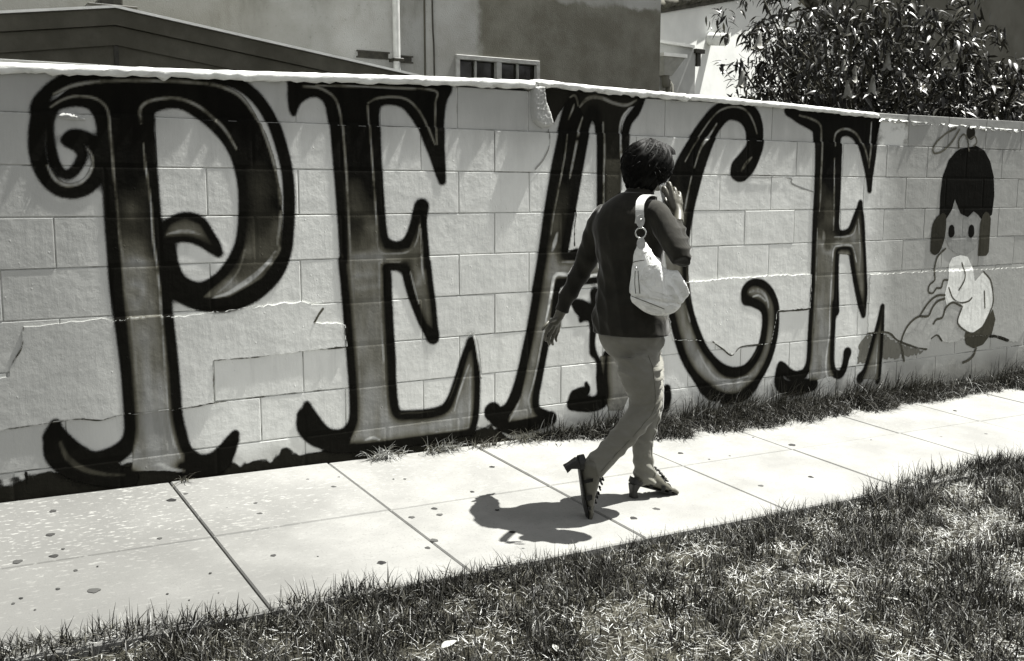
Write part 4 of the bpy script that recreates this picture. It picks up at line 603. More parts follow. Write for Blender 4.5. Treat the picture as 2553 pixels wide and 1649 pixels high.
# broken lump of render at the crack, and a chipped ledge that catches the sun
def lump(name, poly, th, nz_=.004, seed=1):
    r = np.random.default_rng(seed); P = np.array(poly); lo, hi = P.min(0)-.01, P.max(0)+.01; s = .006
    px, pz = np.meshgrid(np.arange(lo[0], hi[0], s), np.arange(lo[1], hi[1], s), indexing='ij')
    ins = in_poly(px, pz, poly); d = edge_dist(px, pz, poly)
    h = np.where(ins, th*np.clip(d/.012, 0, 1)**.6+r.uniform(-nz_, nz_, px.shape)*np.clip(d/.01, 0, 1), -.012)
    n1, n2 = px.shape; ids = np.arange(n1*n2).reshape(n1, n2)
    Fq = np.stack([ids[:-1, :-1], ids[1:, :-1], ids[1:, 1:], ids[:-1, 1:]], -1).reshape(-1, 4)
    keep = ins.ravel()[Fq].any(1)
    return fast(name, np.stack([px, -h+.011, pz], -1).reshape(-1, 3), Fq[keep], M_WALL, wall)
lump('render_patch', PATCH['crack'], .03, .003, 3)
g_ = PATCH['glint']; lump('render_patch', g_, .02, .006, 5)

# ---- coping: two lengths of rounded white mortar, then a rough thinner top
def coping(x0, x1, zt, th, yo, seed, rag=.004):
    r = np.random.default_rng(seed); n = int((x1-x0)/.03)
    prof = [(.0, -th), (-yo, -th*.92), (-yo-.006, -th*.45), (-yo*.4, -.006), (.02, 0), (.1, .004), (.17, 0), (.2, -th*.4), (.2, -th)]
    V = []
    for i in range(n+1):
        x = x0+(x1-x0)*i/n; w = r.normal(0, rag, len(prof)); zz = np.interp(x, *zip(*zt)); e = -.02 if i in (0, n) else 0
        for j, (y, z) in enumerate(prof): V.append((x+(r.normal(0, .012) if i in (0, n) else 0), y+w[j]*.7, zz+z+w[j]*(.35 if 2 < j < 7 else 1.)+e*(2 < j < 7)))
    m = len(prof); Fc = [(i*m+j, i*m+m+j, i*m+m+(j+1) % m, i*m+(j+1) % m) for i in range(n) for j in range(m)]
    Fc += [tuple(range(m)), tuple(n*m+j for j in range(m))[::-1]]
    o = pm('coping', V, Fc, M_CAP, wall, True)
    bm = bmesh.new(); bm.from_mesh(o.data); bmesh.ops.recalc_face_normals(bm, faces=bm.faces); bm.to_mesh(o.data); bm.free(); return o
coping(-3.7, .435, [(-3.7, 1.80), (-1.98, 1.816), (-.98, 1.842), (-.2, 1.868), (.435, 1.884)], .042, .006, 1)
coping(.445, 1.46, [(.445, 1.892), (.8, 1.878), (1.25, 1.871), (1.46, 1.868)], .036, .008, 2, .005)
coping(1.455, 3.03, [(1.46, 1.868), (2.2, 1.854), (3.03, 1.829)], .035, .006, 4, .003)
coping(3.035, 7.0, [(3.035, 1.797), (4.57, 1.775), (7, 1.76)], .016, -.004, 6, .007)

# ---- painted letters
STEP = .006
def stroke_cov(px, pz, pts, soft):
    P = np.array(pts); P = cat(P, 5) if len(P) > 2 else P
    best = np.full(px.shape, -9.)
    for i in range(len(P)-1):
        a, b_ = P[i], P[i+1]; ab = b_[:2]-a[:2]; L = ab@ab+1e-9; rr = max(a[2], b_[2])+.03
        lo = np.minimum(a[:2], b_[:2])-rr; hi = np.maximum(a[:2], b_[:2])+rr
        i0, i1 = np.searchsorted(px[:, 0], (lo[0], hi[0])); j0, j1 = np.searchsorted(pz[0], (lo[1], hi[1]))
        if i0 >= i1 or j0 >= j1: continue
        sx, sz = px[i0:i1, j0:j1], pz[i0:i1, j0:j1]
        t = np.clip(((sx-a[0])*ab[0]+(sz-a[1])*ab[1])/L, 0, 1); d = np.hypot(sx-a[0]-t*ab[0], sz-a[1]-t*ab[1])
        best[i0:i1, j0:j1] = np.maximum(best[i0:i1, j0:j1], a[2]+(b_[2]-a[2])*t-d)
    return np.maximum(np.clip((best+soft)/(2*soft), 0, 1), (.42*np.clip(1+best/.034, 0, 1)**1.5 if soft > .009 else 0))
def raster(layers, seed=0, soft=.006, fillgrad=None, step=STEP, crack=False):
    A = np.array([p[:2] for s in layers for p in s[2]]); lo, hi = A.min(0)-.05, A.max(0)+.05
    px, pz = np.meshgrid(np.arange(lo[0], hi[0], step), np.arange(lo[1], hi[1], step), indexing='ij')
    tone = np.zeros(px.shape); alpha = np.zeros(px.shape); cls = np.zeros(px.shape, int)
    for kind, t, pts in layers:
        if kind == 'f':
            poly = cat(np.array(pts+[pts[0]]), 2)[:-1].tolist() if False else pts
            c_ = np.where(in_poly(px, pz, poly), 1., np.clip(1-edge_dist(px, pz, poly)/.006, 0, 1)*.6); k = 0
            if t == 'g':
                wob = (vnoise(px, pz, .09, seed+1)-.5)*.3
                tt = np.interp(pz+wob, (.1, .45, .7, .86, .95, 1.05, 1.2, 1.38), (.27, .25, .19, .16, .24, .09, .03, .005))
                tt = tt*(.75+.5*vnoise(px, pz*.25, .03, seed+2))
            else: tt = np.full(px.shape, t)
            if crack: c_ = np.where(in_poly(px, pz, poly), np.clip(edge_dist(px, pz, poly)/.03+vnoise(px, pz, .02, seed+3)*1.4-.5, 0, 1), 0)*np.clip(.35+vnoise(px, pz, .04, seed+4), 0, 1)
        else:
            if crack: c0_ = np.clip(.15+1.1*vnoise(px*.8+pz*.6+9, pz*.8-px*.6+9, .07, seed+9)+.4*(vnoise(px*.6+pz*.8+9, pz*.6-px*.8+9, .013, seed+8)-.5), 0, 1)
            sf = soft*2.7 if kind == 'o' else .003
            c_ = stroke_cov(px, pz, pts, sf); k = 1 if kind == 'o' else 2
            if k == 2: c_ = c_*np.clip(.1+1.3*vnoise(px, pz, .05, seed+5)+.5*(vnoise(px, pz, .012, seed+6)-.5), 0, 1)
            if crack: c_ = c_*c0_
            tt = np.full(px.shape, min(t, .006) if k == 1 and t < .02 else t)
        tone = tone*(1-c_)*1+tt*c_ if False else np.where(alpha+c_ > 1e-4, (tone*alpha*(1-c_)+tt*c_)/np.maximum(alpha*(1-c_)+c_, 1e-4), tone)
        alpha = alpha*(1-c_)+c_; cls = np.where(c_ > .5, k, cls)
    return px, pz, tone, alpha, cls
def sheets(name, parent, layers, seed, names=('letter_fill', 'outline', 'highlight'), label=None, lift=.0, **kw):
    px, pz, tone, alpha, cls = raster(layers, seed, **kw); y = relief(px, pz)+lift
    n1, n2 = px.shape; ids = np.arange(n1*n2).reshape(n1, n2)
    Fq = np.stack([ids[:-1, :-1], ids[1:, :-1], ids[1:, 1:], ids[:-1, 1:]], -1).reshape(-1, 4)
    am = alpha.ravel()[Fq].max(1); fc = cls.ravel()[Fq].max(1); top = None
    V = np.stack([px, -y, pz], -1).reshape(-1, 3); colr = tint(tone.ravel())
    for k in (0, 1, 2):
        kp = (am > .06) & ((fc == k) if len(set(names)) > 1 else np.full(len(fc), k == 0))
        if not kp.any(): continue
        f_ = Fq[kp]; used, inv = np.unique(f_, return_inverse=True)
        o = fast(name if top is None else names[k], V[used], inv.reshape(-1, 4), M_SPRAY, None, True, {'paint': colr[used], 'cover': alpha.ravel()[used]})
        if top is None: top = o; par(o, parent); 
        else: par(o, top)
    if label: top['label'] = label
    return top
for key, lab, sd_ in (('P', 'black curling letter P with grey fading stem', 3), ('E1', 'black outlined letter E between the P and the A', 5), ('A', 'black outlined letter A partly hidden by the walker', 9), ('C', 'black outlined letter C with hooked ends', 13), ('E2', 'black outlined letter E at the end of the coping', 17)):
    sheets('painted_letter', wall, DATA['L'][key], sd_, label=lab)
# dark tar-like band along the foot of the wall
def band():
    px, pz = np.meshgrid(np.arange(-3.4, .45, .008), np.arange(-.02, .34, .008), indexing='ij')
    g0 = G(px, 0*px); P_ = np.array(DATA['L']['base'][0][2]); 
    topz = np.interp(px, [-3.4, -2.1, -1.95, -1.75, -1.55, -1.4, -1.25, -1.05, -.85, -.7, -.5, -.2, 0, .15, .45], [.16, .15, .17, .2, .18, .17, .13, .13, .12, .15, .13, .14, .12, .1, .02])
    topz = topz+(vnoise(px, pz, .07, 31)-.5)*.07+(vnoise(px, pz, .02, 32)-.5)*.03
    al = np.clip((topz-pz)/.045+.5, 0, 1)*np.clip((.45-px)/.2, 0, 1); y = relief(px, pz)-.0006
    n1, n2 = px.shape; ids = np.arange(n1*n2).reshape(n1, n2); Fq = np.stack([ids[:-1, :-1], ids[1:, :-1], ids[1:, 1:], ids[:-1, 1:]], -1).reshape(-1, 4)
    Fq = Fq[(al.ravel()[Fq].max(1) > .05) & (pz.ravel()[Fq].min(1) > g0.ravel()[Fq].min(1)-.05)]
    used, inv = np.unique(Fq, return_inverse=True)
    o = fast('base_stain', np.stack([px, -y, pz], -1).reshape(-1, 3)[used], inv.reshape(-1, 4), M_SPRAY, wall, True, {'paint': tint(np.full(len(used), .013)), 'cover': al.ravel()[used]})
    o['label'] = 'black stain along the foot of the wall under the first letters'
band()
for i, q in enumerate(DATA['crack']): sheets('crack', wall, [q], 60+i, names=('x', 'x', 'x'), lift=.0007, soft=.0016, step=.003, crack=True)
for i, q in enumerate(DATA['bare'][:1]): sheets('bare_concrete', wall, [q], 50+i, names=('x', 'x', 'x'), lift=-.0006, crack=True)
# painted figure at the far end (plain generic child)
fig = None
for nm in ('dress', 'face', 'hair', 'hair_bunch', 'eye', 'shoe', 'line'):
    lay = DATA['fig'][nm]
    lft = {'face': .0004, 'dress': .0004, 'shoe': .0006, 'hair': .0012, 'hair_bunch': .0018, 'eye': .0018, 'line': .0024}[nm]
    groups = [[q] for q in lay] if nm in ('eye', 'hair_bunch', 'line') else [lay]
    for gi, q in enumerate(groups):
        if fig is None: fig = sheets('painted_figure', wall, q, 40, names=('x', 'x', 'x'), label='painted child with dark hair and pale smock near the wall end', lift=lft, soft=.003, step=.005)
        else: sheets({'line': 'outline'}.get(nm, nm), fig, q, 41+gi, names=('x', 'x', 'x'), lift=lft, soft=.0028, step=.004)

# ================================================================== BUILDINGS BEHIND
# ---- low gabled shed
shed = tag(empty('gabled_shed', (-1.27, 1.6, 0)), 'low dark gabled shed with white roof edge just behind the wall, on the left', 'shed')
RX, RZ, SL = -1.27, 2.31, .1425; HW = 2.6
V = [(RX-HW, 1.6, 0), (RX+HW, 1.6, 0), (RX+HW, 1.6, RZ-SL*HW), (RX+.004, 1.6, RZ), (RX+.004, 1.6, 0)]
pm('gable_wall', *merge(([(RX+.004, 1.6, 0), (RX+HW, 1.6, 0), (RX+HW, 1.6, RZ-SL*HW), (RX+.004, 1.6, RZ), (RX+.004, 3.9, 0), (RX+HW, 3.9, 0), (RX+HW, 3.9, RZ-SL*HW), (RX+.004, 3.9, RZ)], [(0, 1, 2, 3), (4, 7, 6, 5), (1, 5, 6, 2)]), ([(RX-HW, 1.6, 0), (RX-.004, 1.6, 0), (RX-.004, 1.6, RZ), (RX-HW, 1.6, RZ-SL*HW), (RX-HW, 3.9, 0), (RX-.004, 3.9, 0), (RX-.004, 3.9, RZ), (RX-HW, 3.9, RZ-SL*HW)], [(0, 1, 2, 3), (4, 7, 6, 5), (0, 3, 7, 4)])), M_SHED, shed)
pm('seam_strip', *box(RX-.012, RX+.012, 1.594, 1.598, 0, RZ-.03), M_DARK, shed)
for s in (-1, 1):
    e = HW+.12
    q = [(RX, RZ), (RX+s*e, RZ-SL*e)]
    def strip(y0, y1, a, b_): 
        return [(q[0][0], y, q[0][1]+z) for y in (y0, y1) for z in (a, b_)]+[(q[1][0], y, q[1][1]+z) for y in (y0, y1) for z in (a, b_)], [(0, 1, 3, 2), (4, 6, 7, 5), (0, 4, 5, 1), (2, 3, 7, 6), (0, 2, 6, 4), (1, 5, 7, 3)]
    roof = pm('roof', *strip(1.56, 4.0, .004, .018), M_TRIM, shed)
    pm('fascia_board', *strip(1.574, 1.592, -.085, .002), M_SHED, roof)
    pm('frieze_board', *strip(1.588, 1.598, -.19, -.09), M_SHED, roof)
vent = pm('ridge_vent', *merge(box(RX-.13, RX+.13, 1.62, 1.9, RZ+.012, RZ+.03, .004), box(RX-.06, RX+.06, 1.66, 1.86, RZ+.03, RZ+.075, .008)), M_DARK, shed)

# ---- big stucco building
bld = tag(empty('stucco_building', (0, 4.5, 0)), 'tall grey stucco building with stained patch and small window behind the shed', 'building')
W0, W1, WZ0, WZ1 = 2.39, 3.31, 2.02, 2.625
V, Fc = [], []
def quad(x0, x1, z0, z1, y=4.5):
    n = len(V); V.extend([(x0, y, z0), (x1, y, z0), (x1, y, z1), (x0, y, z1)]); Fc.append((n, n+1, n+2, n+3))
quad(-9, W0, 0, 6.2); quad(W1, 4.9, 0, 6.2); quad(W0, W1, 0, WZ0); quad(W0, W1, WZ1, 6.2)
for a, b_ in (((W0, WZ0), (W0, WZ1)), ((W0, WZ1), (W1, WZ1)), ((W1, WZ1), (W1, WZ0)), ((W1, WZ0), (W0, WZ0))):
    n = len(V); V.extend([(a[0], 4.5, a[1]), (b_[0], 4.5, b_[1]), (b_[0], 4.62, b_[1]), (a[0], 4.62, a[1])]); Fc.append((n, n+1, n+2, n+3))
n = len(V); V.extend([(4.9, 4.5, 0), (4.9, 14, 0), (4.9, 14, 6.2), (4.9, 4.5, 6.2), (-9, 14, 0), (-9, 14, 6.2), (-9, 4.5, 0), (-9, 4.5, 6.2)])
Fc += [(n, n+1, n+2, n+3), (n+3, n+2, n+5, n+7), (n+6, n+7, n+5, n+4), (n+1, n+4, n+5, n+2)]
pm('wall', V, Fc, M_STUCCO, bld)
win = pm('window', *merge(box(W0-.02, W1+.02, 4.475, 4.53, WZ1-.02, WZ1+.025, .004), box(W0-.02, W0+.02, 4.475, 4.53, WZ0, WZ1-.02), box(W1-.015, W1+.02, 4.475, 4.53, WZ0, WZ1-.02), box(2.825, 2.88, 4.478, 4.535, WZ0, WZ1-.02)), M_FRAME, bld)
for x in (2.6, 3.085): pm('glazing_bar', *box(x-.008, x+.008, 4.5, 4.53, WZ0, WZ1-.02), M_FRAME, win)
for x0, x1 in ((W0+.02, 2.592), (2.608, 2.825), (2.88, 3.077), (3.093, W1-.015)): pm('pane', *box(x0, x1, 4.54, 4.546, WZ0, WZ1-.02), M_GLASS, win)
pm('room_back', *box(W0-.3, W1+.3, 5.4, 5.42, 1.5, 3.2), M_DARK, bld)
pm('downpipe', *tube([(1.705, 4.42, 6.0, .034), (1.712, 4.42, 3.5, .034), (1.72, 4.42, 1.2, .034)], 14, 6), M_PIPE, bld, True)
pm('pipe_bracket', *box(1.67, 1.77, 4.38, 4.5, 2.53, 2.56, .003), M_DARK, bld)
for x0, x1, z in ((1.36, 1.66, 2.585), (1.78, 1.9, 2.567)):
    sl = pm('slot_vent', *merge(box(x0-.015, x1+.015, 4.485, 4.5, z+.022, z+.034), box(x0-.015, x1+.015, 4.485, 4.5, z-.034, z-.022), box(x0, x1, 4.492, 4.499, z-.022, z+.022)), M_DARK, bld)
pm('conduit', *tube([(2.115, 4.485, 6.1, .009), (2.12, 4.485, 3.2, .009), (2.135, 4.485, 2.6, .009), (2.14, 4.485, 1.2, .009)], 8, 5), M_DARK, bld, True)
pm('expansion_strip', *box(2.035, 2.05, 4.49, 4.499, .2, 6.1), M_SHED, bld)
# ---- rain hopper on the corner
hop = tag(empty('rain_hopper', (6.55, 6.35, 0)), 'pale funnel shaped rain hopper with stained pipe beside the grey building corner', 'hopper')
def frus(x0, x1, y0, y1, z0, a0, a1, b0, b1, z1): return [(x0, y0, z0), (x1, y0, z0), (x1, y1, z0), (x0, y1, z0), (a0, b0, z1), (a1, b0, z1), (a1, b1, z1), (a0, b1, z1)], [(0, 3, 2, 1), (0, 1, 5, 4), (1, 2, 6, 5), (2, 3, 7, 6), (3, 0, 4, 7)]
pm('funnel', *frus(6.5, 6.63, 6.36, 6.48, 2.88, 6.37, 6.73, 6.22, 6.48, 3.1), M_PIPE, hop)
pm('rim', *merge(box(6.35, 6.75, 6.2, 6.225, 3.1, 3.145), box(6.35, 6.75, 6.465, 6.49, 3.1, 3.145), box(6.35, 6.375, 6.225, 6.465, 3.1, 3.145), box(6.725, 6.75, 6.225, 6.465, 3.1, 3.145)), M_TRIM, hop)
pm('outlet_pipe', *tube([(6.56, 6.42, 2.9, .055), (6.58, 6.42, 2.75, .055), (6.65, 6.42, 2.55, .055), (6.68, 6.42, .1, .055)], 12, 4), M_GREYB, hop, True)
# ---- white annex and white house
ann = tag(empty('plaster_annex', (6.85, 6.5, 0)), 'small pale plastered annex with sloping top beside the white house', 'annex')
V, Fc = box(5.4, 7.15, 6.5, 7.4, 0, 3.28); V = [(x, y, z+.09*(x < 6) if z > 1 else z) for x, y, z in V]; pm('wall', V, Fc, M_ANNEX, ann)
V, Fc = box(5.36, 7.1, 6.46, 7.44, 3.283, 3.32); V = [(x, y, z+.09*(x < 6)) for x, y, z in V]; pm('coping', V, Fc, M_TRIM, ann)
pm('gutter_end', *merge(box(7.12, 7.28, 6.45, 6.55, 3.22, 3.28, .004), box(7.16, 7.22, 6.47, 6.53, 3.05, 3.22)), M_DARK, ann)
hd = np.array([.937, .349]); hn = np.array([.349, -.937]); h0 = np.array([8., 8.])
def hp(s, o, z): p_ = h0+hd*s+hn*o; return (p_[0], p_[1], z)
hou = tag(empty('white_house', (10, 9, 0)), 'bright white plastered house with dark tiled roof edge behind the shrub', 'house')
topz = [(-4, 3.2), (-.36, 4.0), (4.2, 5.0), (10.4, 3.66)]
V = [hp(s, 0, 0) for s, z in topz]+[hp(s, 0, z) for s, z in topz]+[hp(s, -6, 0) for s, z in topz]+[hp(s, -6, z) for s, z in topz]
pm('wall', V, [(0, 1, 5, 4), (1, 2, 6, 5), (2, 3, 7, 6), (3, 11, 15, 7), (0, 4, 12, 8), (4, 5, 13, 12), (5, 6, 14, 13), (6, 7, 15, 14)], M_WHITE, hou)
def rake(s0, z0, s1, z1):
    V = []
    for s, z in ((s0, z0), (s1, z1)):
        for o, dz in ((.05, -.02), (.05, .07), (-6.1, .07), (-6.1, -.02)): V.append(hp(s, o, z+.03+dz))
    return V, [(0, 1, 2, 3), (7, 6, 5, 4), (0, 4, 5, 1), (1, 5, 6, 2), (3, 2, 6, 7), (0, 3, 7, 4)]
for (s0, z0), (s1, z1) in ((topz[0], topz[2]), (topz[2], topz[3])):
    r_ = pm('roof', *rake(s0, z0, s1, z1), M_TILE, hou); L = s1-s0; n = int(abs(L)/.38)
    for i in range(n):
        a, b_ = s0+L*i/n, s0+L*(i+1.15)/n; za, zb = np.interp((a, min(b_, max(s0, s1))), (s0, s1), (z0, z1))
        pm('tile', *tube([hp(a, .08, za+.13)+(.075,), hp(b_, .08, zb+.15)+(.06,)], 8, 1), M_TILE, r_, True)
vp = np.array(hp(1.15, 0, 3.76))
pm('vent_pipe', *merge(tube([hp(1.15, -.05, 3.8)+(.1,), hp(1.15, .32, 3.76)+(.1,)], 16, 2, False)), M_TRIM, hou, True)
pm('vent_opening', *tube([hp(1.15, .1, 3.78)+(.085,), hp(1.15, .3, 3.762)+(.085,)], 16, 1), M_DARK, hou, True)
gb = tag(empty('dark_plaster_building', (18, 10, 0)), 'dark grey plastered building behind the shrub at the right edge', 'building')
pm('wall', *box(14.4, 34, 9.2, 16, 0, 8), M_GREYB, gb)
pm('roof', *box(14.2, 34.2, 9.0, 16.2, 8.0, 8.25), M_TILE, gb)
# ================================================================== VEGETATION
def blades(root, h, w, az, lean, curl, tone, segs=3):
    """root (n,3); returns verts, quads, tone; each blade a bent tapering ribbon"""
    n = len(root); t = np.linspace(0, 1, segs+1); d = np.stack([np.cos(az), np.sin(az), 0*az], -1)
    sdv = np.stack([-np.sin(az), np.cos(az), 0*az], -1)
    tw = rng.uniform(-1, 1, n)[:, None]; sdv = sdv*np.cos(tw)+d*np.sin(tw)
    V = []
    for k in t:
        ang = lean+curl*k; off = h*k
        hor = off*np.sin(lean+curl*k*.6); ver = off*np.cos(lean+curl*k*.6)
        c_ = root+d*hor[:, None]+np.array([0, 0, 1])*np.maximum(ver, -root[:, 2]*0-.002)[:, None]
        ww = (w*(1-k**1.6)*.5+.0003)[:, None]
        V += [c_-sdv*ww, c_+sdv*ww]
    V = np.stack(V, 1).reshape(-1, 3); m = 2*(segs+1); b0 = np.arange(n)*m
    F = np.concatenate([np.stack([b0+2*k, b0+2*k+1, b0+2*k+3, b0+2*k+2], -1) for k in range(segs)])
    return V, F, tint(np.repeat(tone, m))
def lawn_edge(x): return np.interp(x, (-3, -2.19, -1.44, -.72, .07, .84, 1.3, 1.6, 1.82, 2.7, 3.6), (-1.25, -1.30, -1.385, -1.4, -1.425, -1.42, -1.4, -1.4, -1.32, -1.33, -1.36))+.012*np.sin(9*x)+.008*np.sin(23*x+1)
def rootz(x, y): return G(x, y)-np.where(y < -1.408, .03, .004)
def pnoise(x, y, s, seed): return vnoise(x+50, y+50, s, seed)
def lawn(n, x0, x1, y0, seed):
    x = rng.uniform(x0, x1, n); y = rng.uniform(y0, -1.25, n)
    c_ = pnoise(x, y, .14, seed)*.5+pnoise(x, y, .05, seed+1)*.32+pnoise(x, y, .022, seed+2)*.18
    edge = lawn_edge(x)-y
    p_ = np.clip((c_-.41+np.interp(x, (-2, .5), (.1, 0)))*4.6, .08, 1); p_ = np.where(edge < .1, np.maximum(p_, .9*np.clip((edge+.01)/.03, 0, 1)), p_); p_ = np.where(edge < 0, 0, p_)
    k = rng.random(n) < p_; return x[k], y[k], c_[k], edge[k]
x, y, c_, e = lawn(140000, -2.9, 3.6, -3.0, 21)
n = len(x)
h = rng.uniform(.016, .06, n)*(.65+.7*c_)*np.where(e < .08, 1.25, 1)*(1+.5*np.clip(x-.3, 0, 1.5)*rng.random(n))
root = np.stack([x, y, rootz(x, y)], -1); h = h+.012
V1 = blades(root, h, rng.uniform(.002, .0048, n), rng.uniform(0, 6.28, n), np.abs(rng.normal(0, .5, n)), rng.normal(.6, .5, n), np.where(rng.random(n) < .78, rng.uniform(.004, .024, n), rng.uniform(.06, .3, n)))
# larger tufts with seed stalks
tc = [(rng.uniform(-2.2, 3.3), 0) for _ in range(150)]; R_, HH, TT = [], [], []
for tx, _ in tc:
    ty = rng.uniform(-2.7, lawn_edge(tx)-.03); q = rng.integers(30, 70); s = rng.uniform(.025, .055)
    xs_, ys_ = rng.normal(tx, s, q), np.minimum(rng.normal(ty, s, q), lawn_edge(tx)-.01); R_.append(np.stack([xs_, ys_, rootz(xs_, ys_)], -1)); HH.append(rng.uniform(.05, .085, q)*(1+.25*(tx > .8))); TT.append(rng.uniform(.004, .022, q))
R_ = np.vstack(R_); HH = np.concatenate(HH); TT = np.concatenate(TT); n = len(R_)
V2 = blades(R_, HH, rng.uniform(.003, .0055, n), rng.uniform(0, 6.28, n), np.abs(rng.normal(.15, .25, n)), rng.normal(.5, .35, n), TT)
def joinb(*B):
    V, F, T, n = [], [], [], 0
    for v, f_, t in B: V.append(v); F.append(f_+n); T.append(t); n += len(v)
    return np.vstack(V), np.vstack(F), np.vstack(T)
V, F, T = joinb(V1, V2)
tag(fast('lawn_grass', V, F, M_GRASS, None, True, {'tone': T}), 'short patchy dark grass covering the verge in front of the pavement', 'grass', kind='stuff')
# pale cut straw lying flat
n0 = 130000; x = rng.uniform(-2.9, 3.6, n0); y = rng.uniform(-3.0, -1.28, n0); c_ = pnoise(x, y, .14, 21)*.5+pnoise(x, y, .05, 22)*.32+pnoise(x, y, .022, 23)*.18
k = (rng.random(n0) < np.clip(.95-(c_-.36)*3.2, .12, 1)*np.interp(x, (-2, 0, .8), (.3, .6, 1))) & (y < lawn_edge(x)-.012); x, y = x[k], y[k]; n = len(x)
V, F, T = blades(np.stack([x, y, rootz(x, y)+.004+rng.uniform(0, .014, n)], -1), rng.uniform(.012, .045, n), rng.uniform(.001, .0026, n), rng.uniform(0, 6.28, n), np.full(n, 1.35)+rng.normal(0, .14, n), rng.normal(0, .2, n), np.where(rng.random(n) < .45, rng.uniform(.25, .6, n)+.1*(x > 0), rng.uniform(.03, .18, n)), 2)
tag(fast('cut_straw', V, F, M_STRAW, None, True, {'tone': T}), 'pale dry cut grass lying between the lawn tufts', 'dry grass', kind='stuff')
# weeds along the foot of the wall
def weeds(n, xa, xb, depth_, hlo, hhi, tlo, thi, seed):
    x = rng.uniform(xa, xb, n); c_ = pnoise(x, 0*x, .16, seed)*.6+pnoise(x, 0*x+3, .06, seed)*.4
    dd = np.interp(x, *depth_)*(.55+.8*c_); y = -.006-rng.random(n)**1.3*dd; n = len(x)
    hh = (hlo+(hhi-hlo)*rng.random(n)**1.7)*(.25+1.5*c_**1.5)*np.interp(-y/np.maximum(dd, .01), (0, 1), (1.15, .45))
    az = np.where(rng.random(n) < .6, rng.uniform(-2.6, -.5, n), rng.uniform(0, 6.28, n)); az = np.where((y > -.05) & (np.sin(az) > 0), -az, az)
    return blades(np.stack([x, y, G(x, y)-.005], -1), hh, rng.uniform(.0035, .007, n), az, np.abs(rng.normal(.5, .4, n)), rng.normal(1.0, .7, n), rng.uniform(tlo, thi, n), 4)
W1_ = weeds(22000, .42, 7.5, ([.4, .8, 1.2, 2.2, 3.2, 7.5], [.1, .2, .3, .3, .26, .24]), .09, .24, .008, .032, 61)
W2_ = weeds(1300, .42, 7.5, ([.4, 1.2, 7.5], [.16, .3, .22]), .06, .18, .14, .4, 62)
V, F, T = joinb(W1_, W2_)
tag(fast('wall_weeds', V, F, M_GRASS, None, True, {'tone': T}), 'dark shaggy weeds growing along the foot of the wall', 'weeds', kind='stuff')
# separate small tufts on the left stretch
def tuft(cx, cy, n, s, hlo, hhi, tlo, thi, label):
    x = rng.normal(cx, s, n); y = np.minimum(rng.normal(cy, s*.35, n), -.008)
    V, F, T = blades(np.stack([x, y, G(x, y)-.004], -1), rng.uniform(hlo, hhi, n), rng.uniform(.003, .006, n), rng.uniform(3.3, 6.1, n), np.abs(rng.normal(.5, .35, n)), rng.normal(1.1, .4, n), rng.uniform(tlo, thi, n), 4)
    o = fast('grass_tuft', V, F, M_GRASS, None, True, {'tone': T}); tag(o, label, 'grass tuft', 'grass tufts at the foot of the wall'); return o
tuft(-.42, -.035, 110, .045, .05, .11, .15, .5, 'pale curling grass tuft at the wall foot below the first E')
tuft(-.12, -.035, 130, .045, .05, .11, .05, .4, 'pale grass tuft beside the pavement joint below the first E')
tuft(.12, -.05, 70, .035, .04, .1, .04, .2, 'small spiky grass tuft growing in a pavement joint near the A')
tuft(.36, -.04, 90, .045, .05, .13, .03, .2, 'dark grass tuft at the left foot of the painted A')
tuft(-1.38, -.03, 14, .02, .04, .09, .05, .15, 'few thin blades at the wall foot below the P')
# fallen leaves on the lawn
def leaf_mesh(L, w, droop=.25, fold=.25, n=5):
    V, F = [], []
    for i in range(n+1):
        t = i/n; ww = w*.5*math.sin(math.pi*min(1, t**.75*.97+.015)); z = -droop*L*t*t
        V += [(L*t, -ww, z+fold*ww), (L*t, 0, z), (L*t, ww, z+fold*ww)]
    for i in range(n):
        for j in (0, 1): F.append((3*i+j, 3*i+j+1, 3*i+3+j+1, 3*i+3+j))
    return V, F
for i, (lx, ly, L, rz, lab) in enumerate(((-1.06, -1.86, .065, .3, 'pale dry leaf lying in the grass near the bottom edge'), (-.76, -2.03, .05, 1.2, 'smaller pale dry leaf in the grass right of the other one'), (.52, -2.25, .055, 2.0, 'pale curled leaf among the straw on the right'))):
    V, F = leaf_mesh(L, L*.42, .1, .3); o = pm('fallen_leaf', V, F, M_DRYLEAF, None, True); o.location = (lx, ly, float(G(lx, ly))-.002); o.rotation_euler = (.15, -.1, rz)
    tag(o, lab, 'leaf', 'fallen leaves on the grass')
o = pm('twig', *tube([(.42, -1.86, G(.42, -1.86)+.0, .004), (.5, -1.8, G(.5, -1.8)+.012, .004), (.6, -1.75, G(.6, -1.75)+.014, .003)], 6, 3), M_BARK, None, True); tag(o, 'dark bent twig lying across the straw on the right', 'twig')

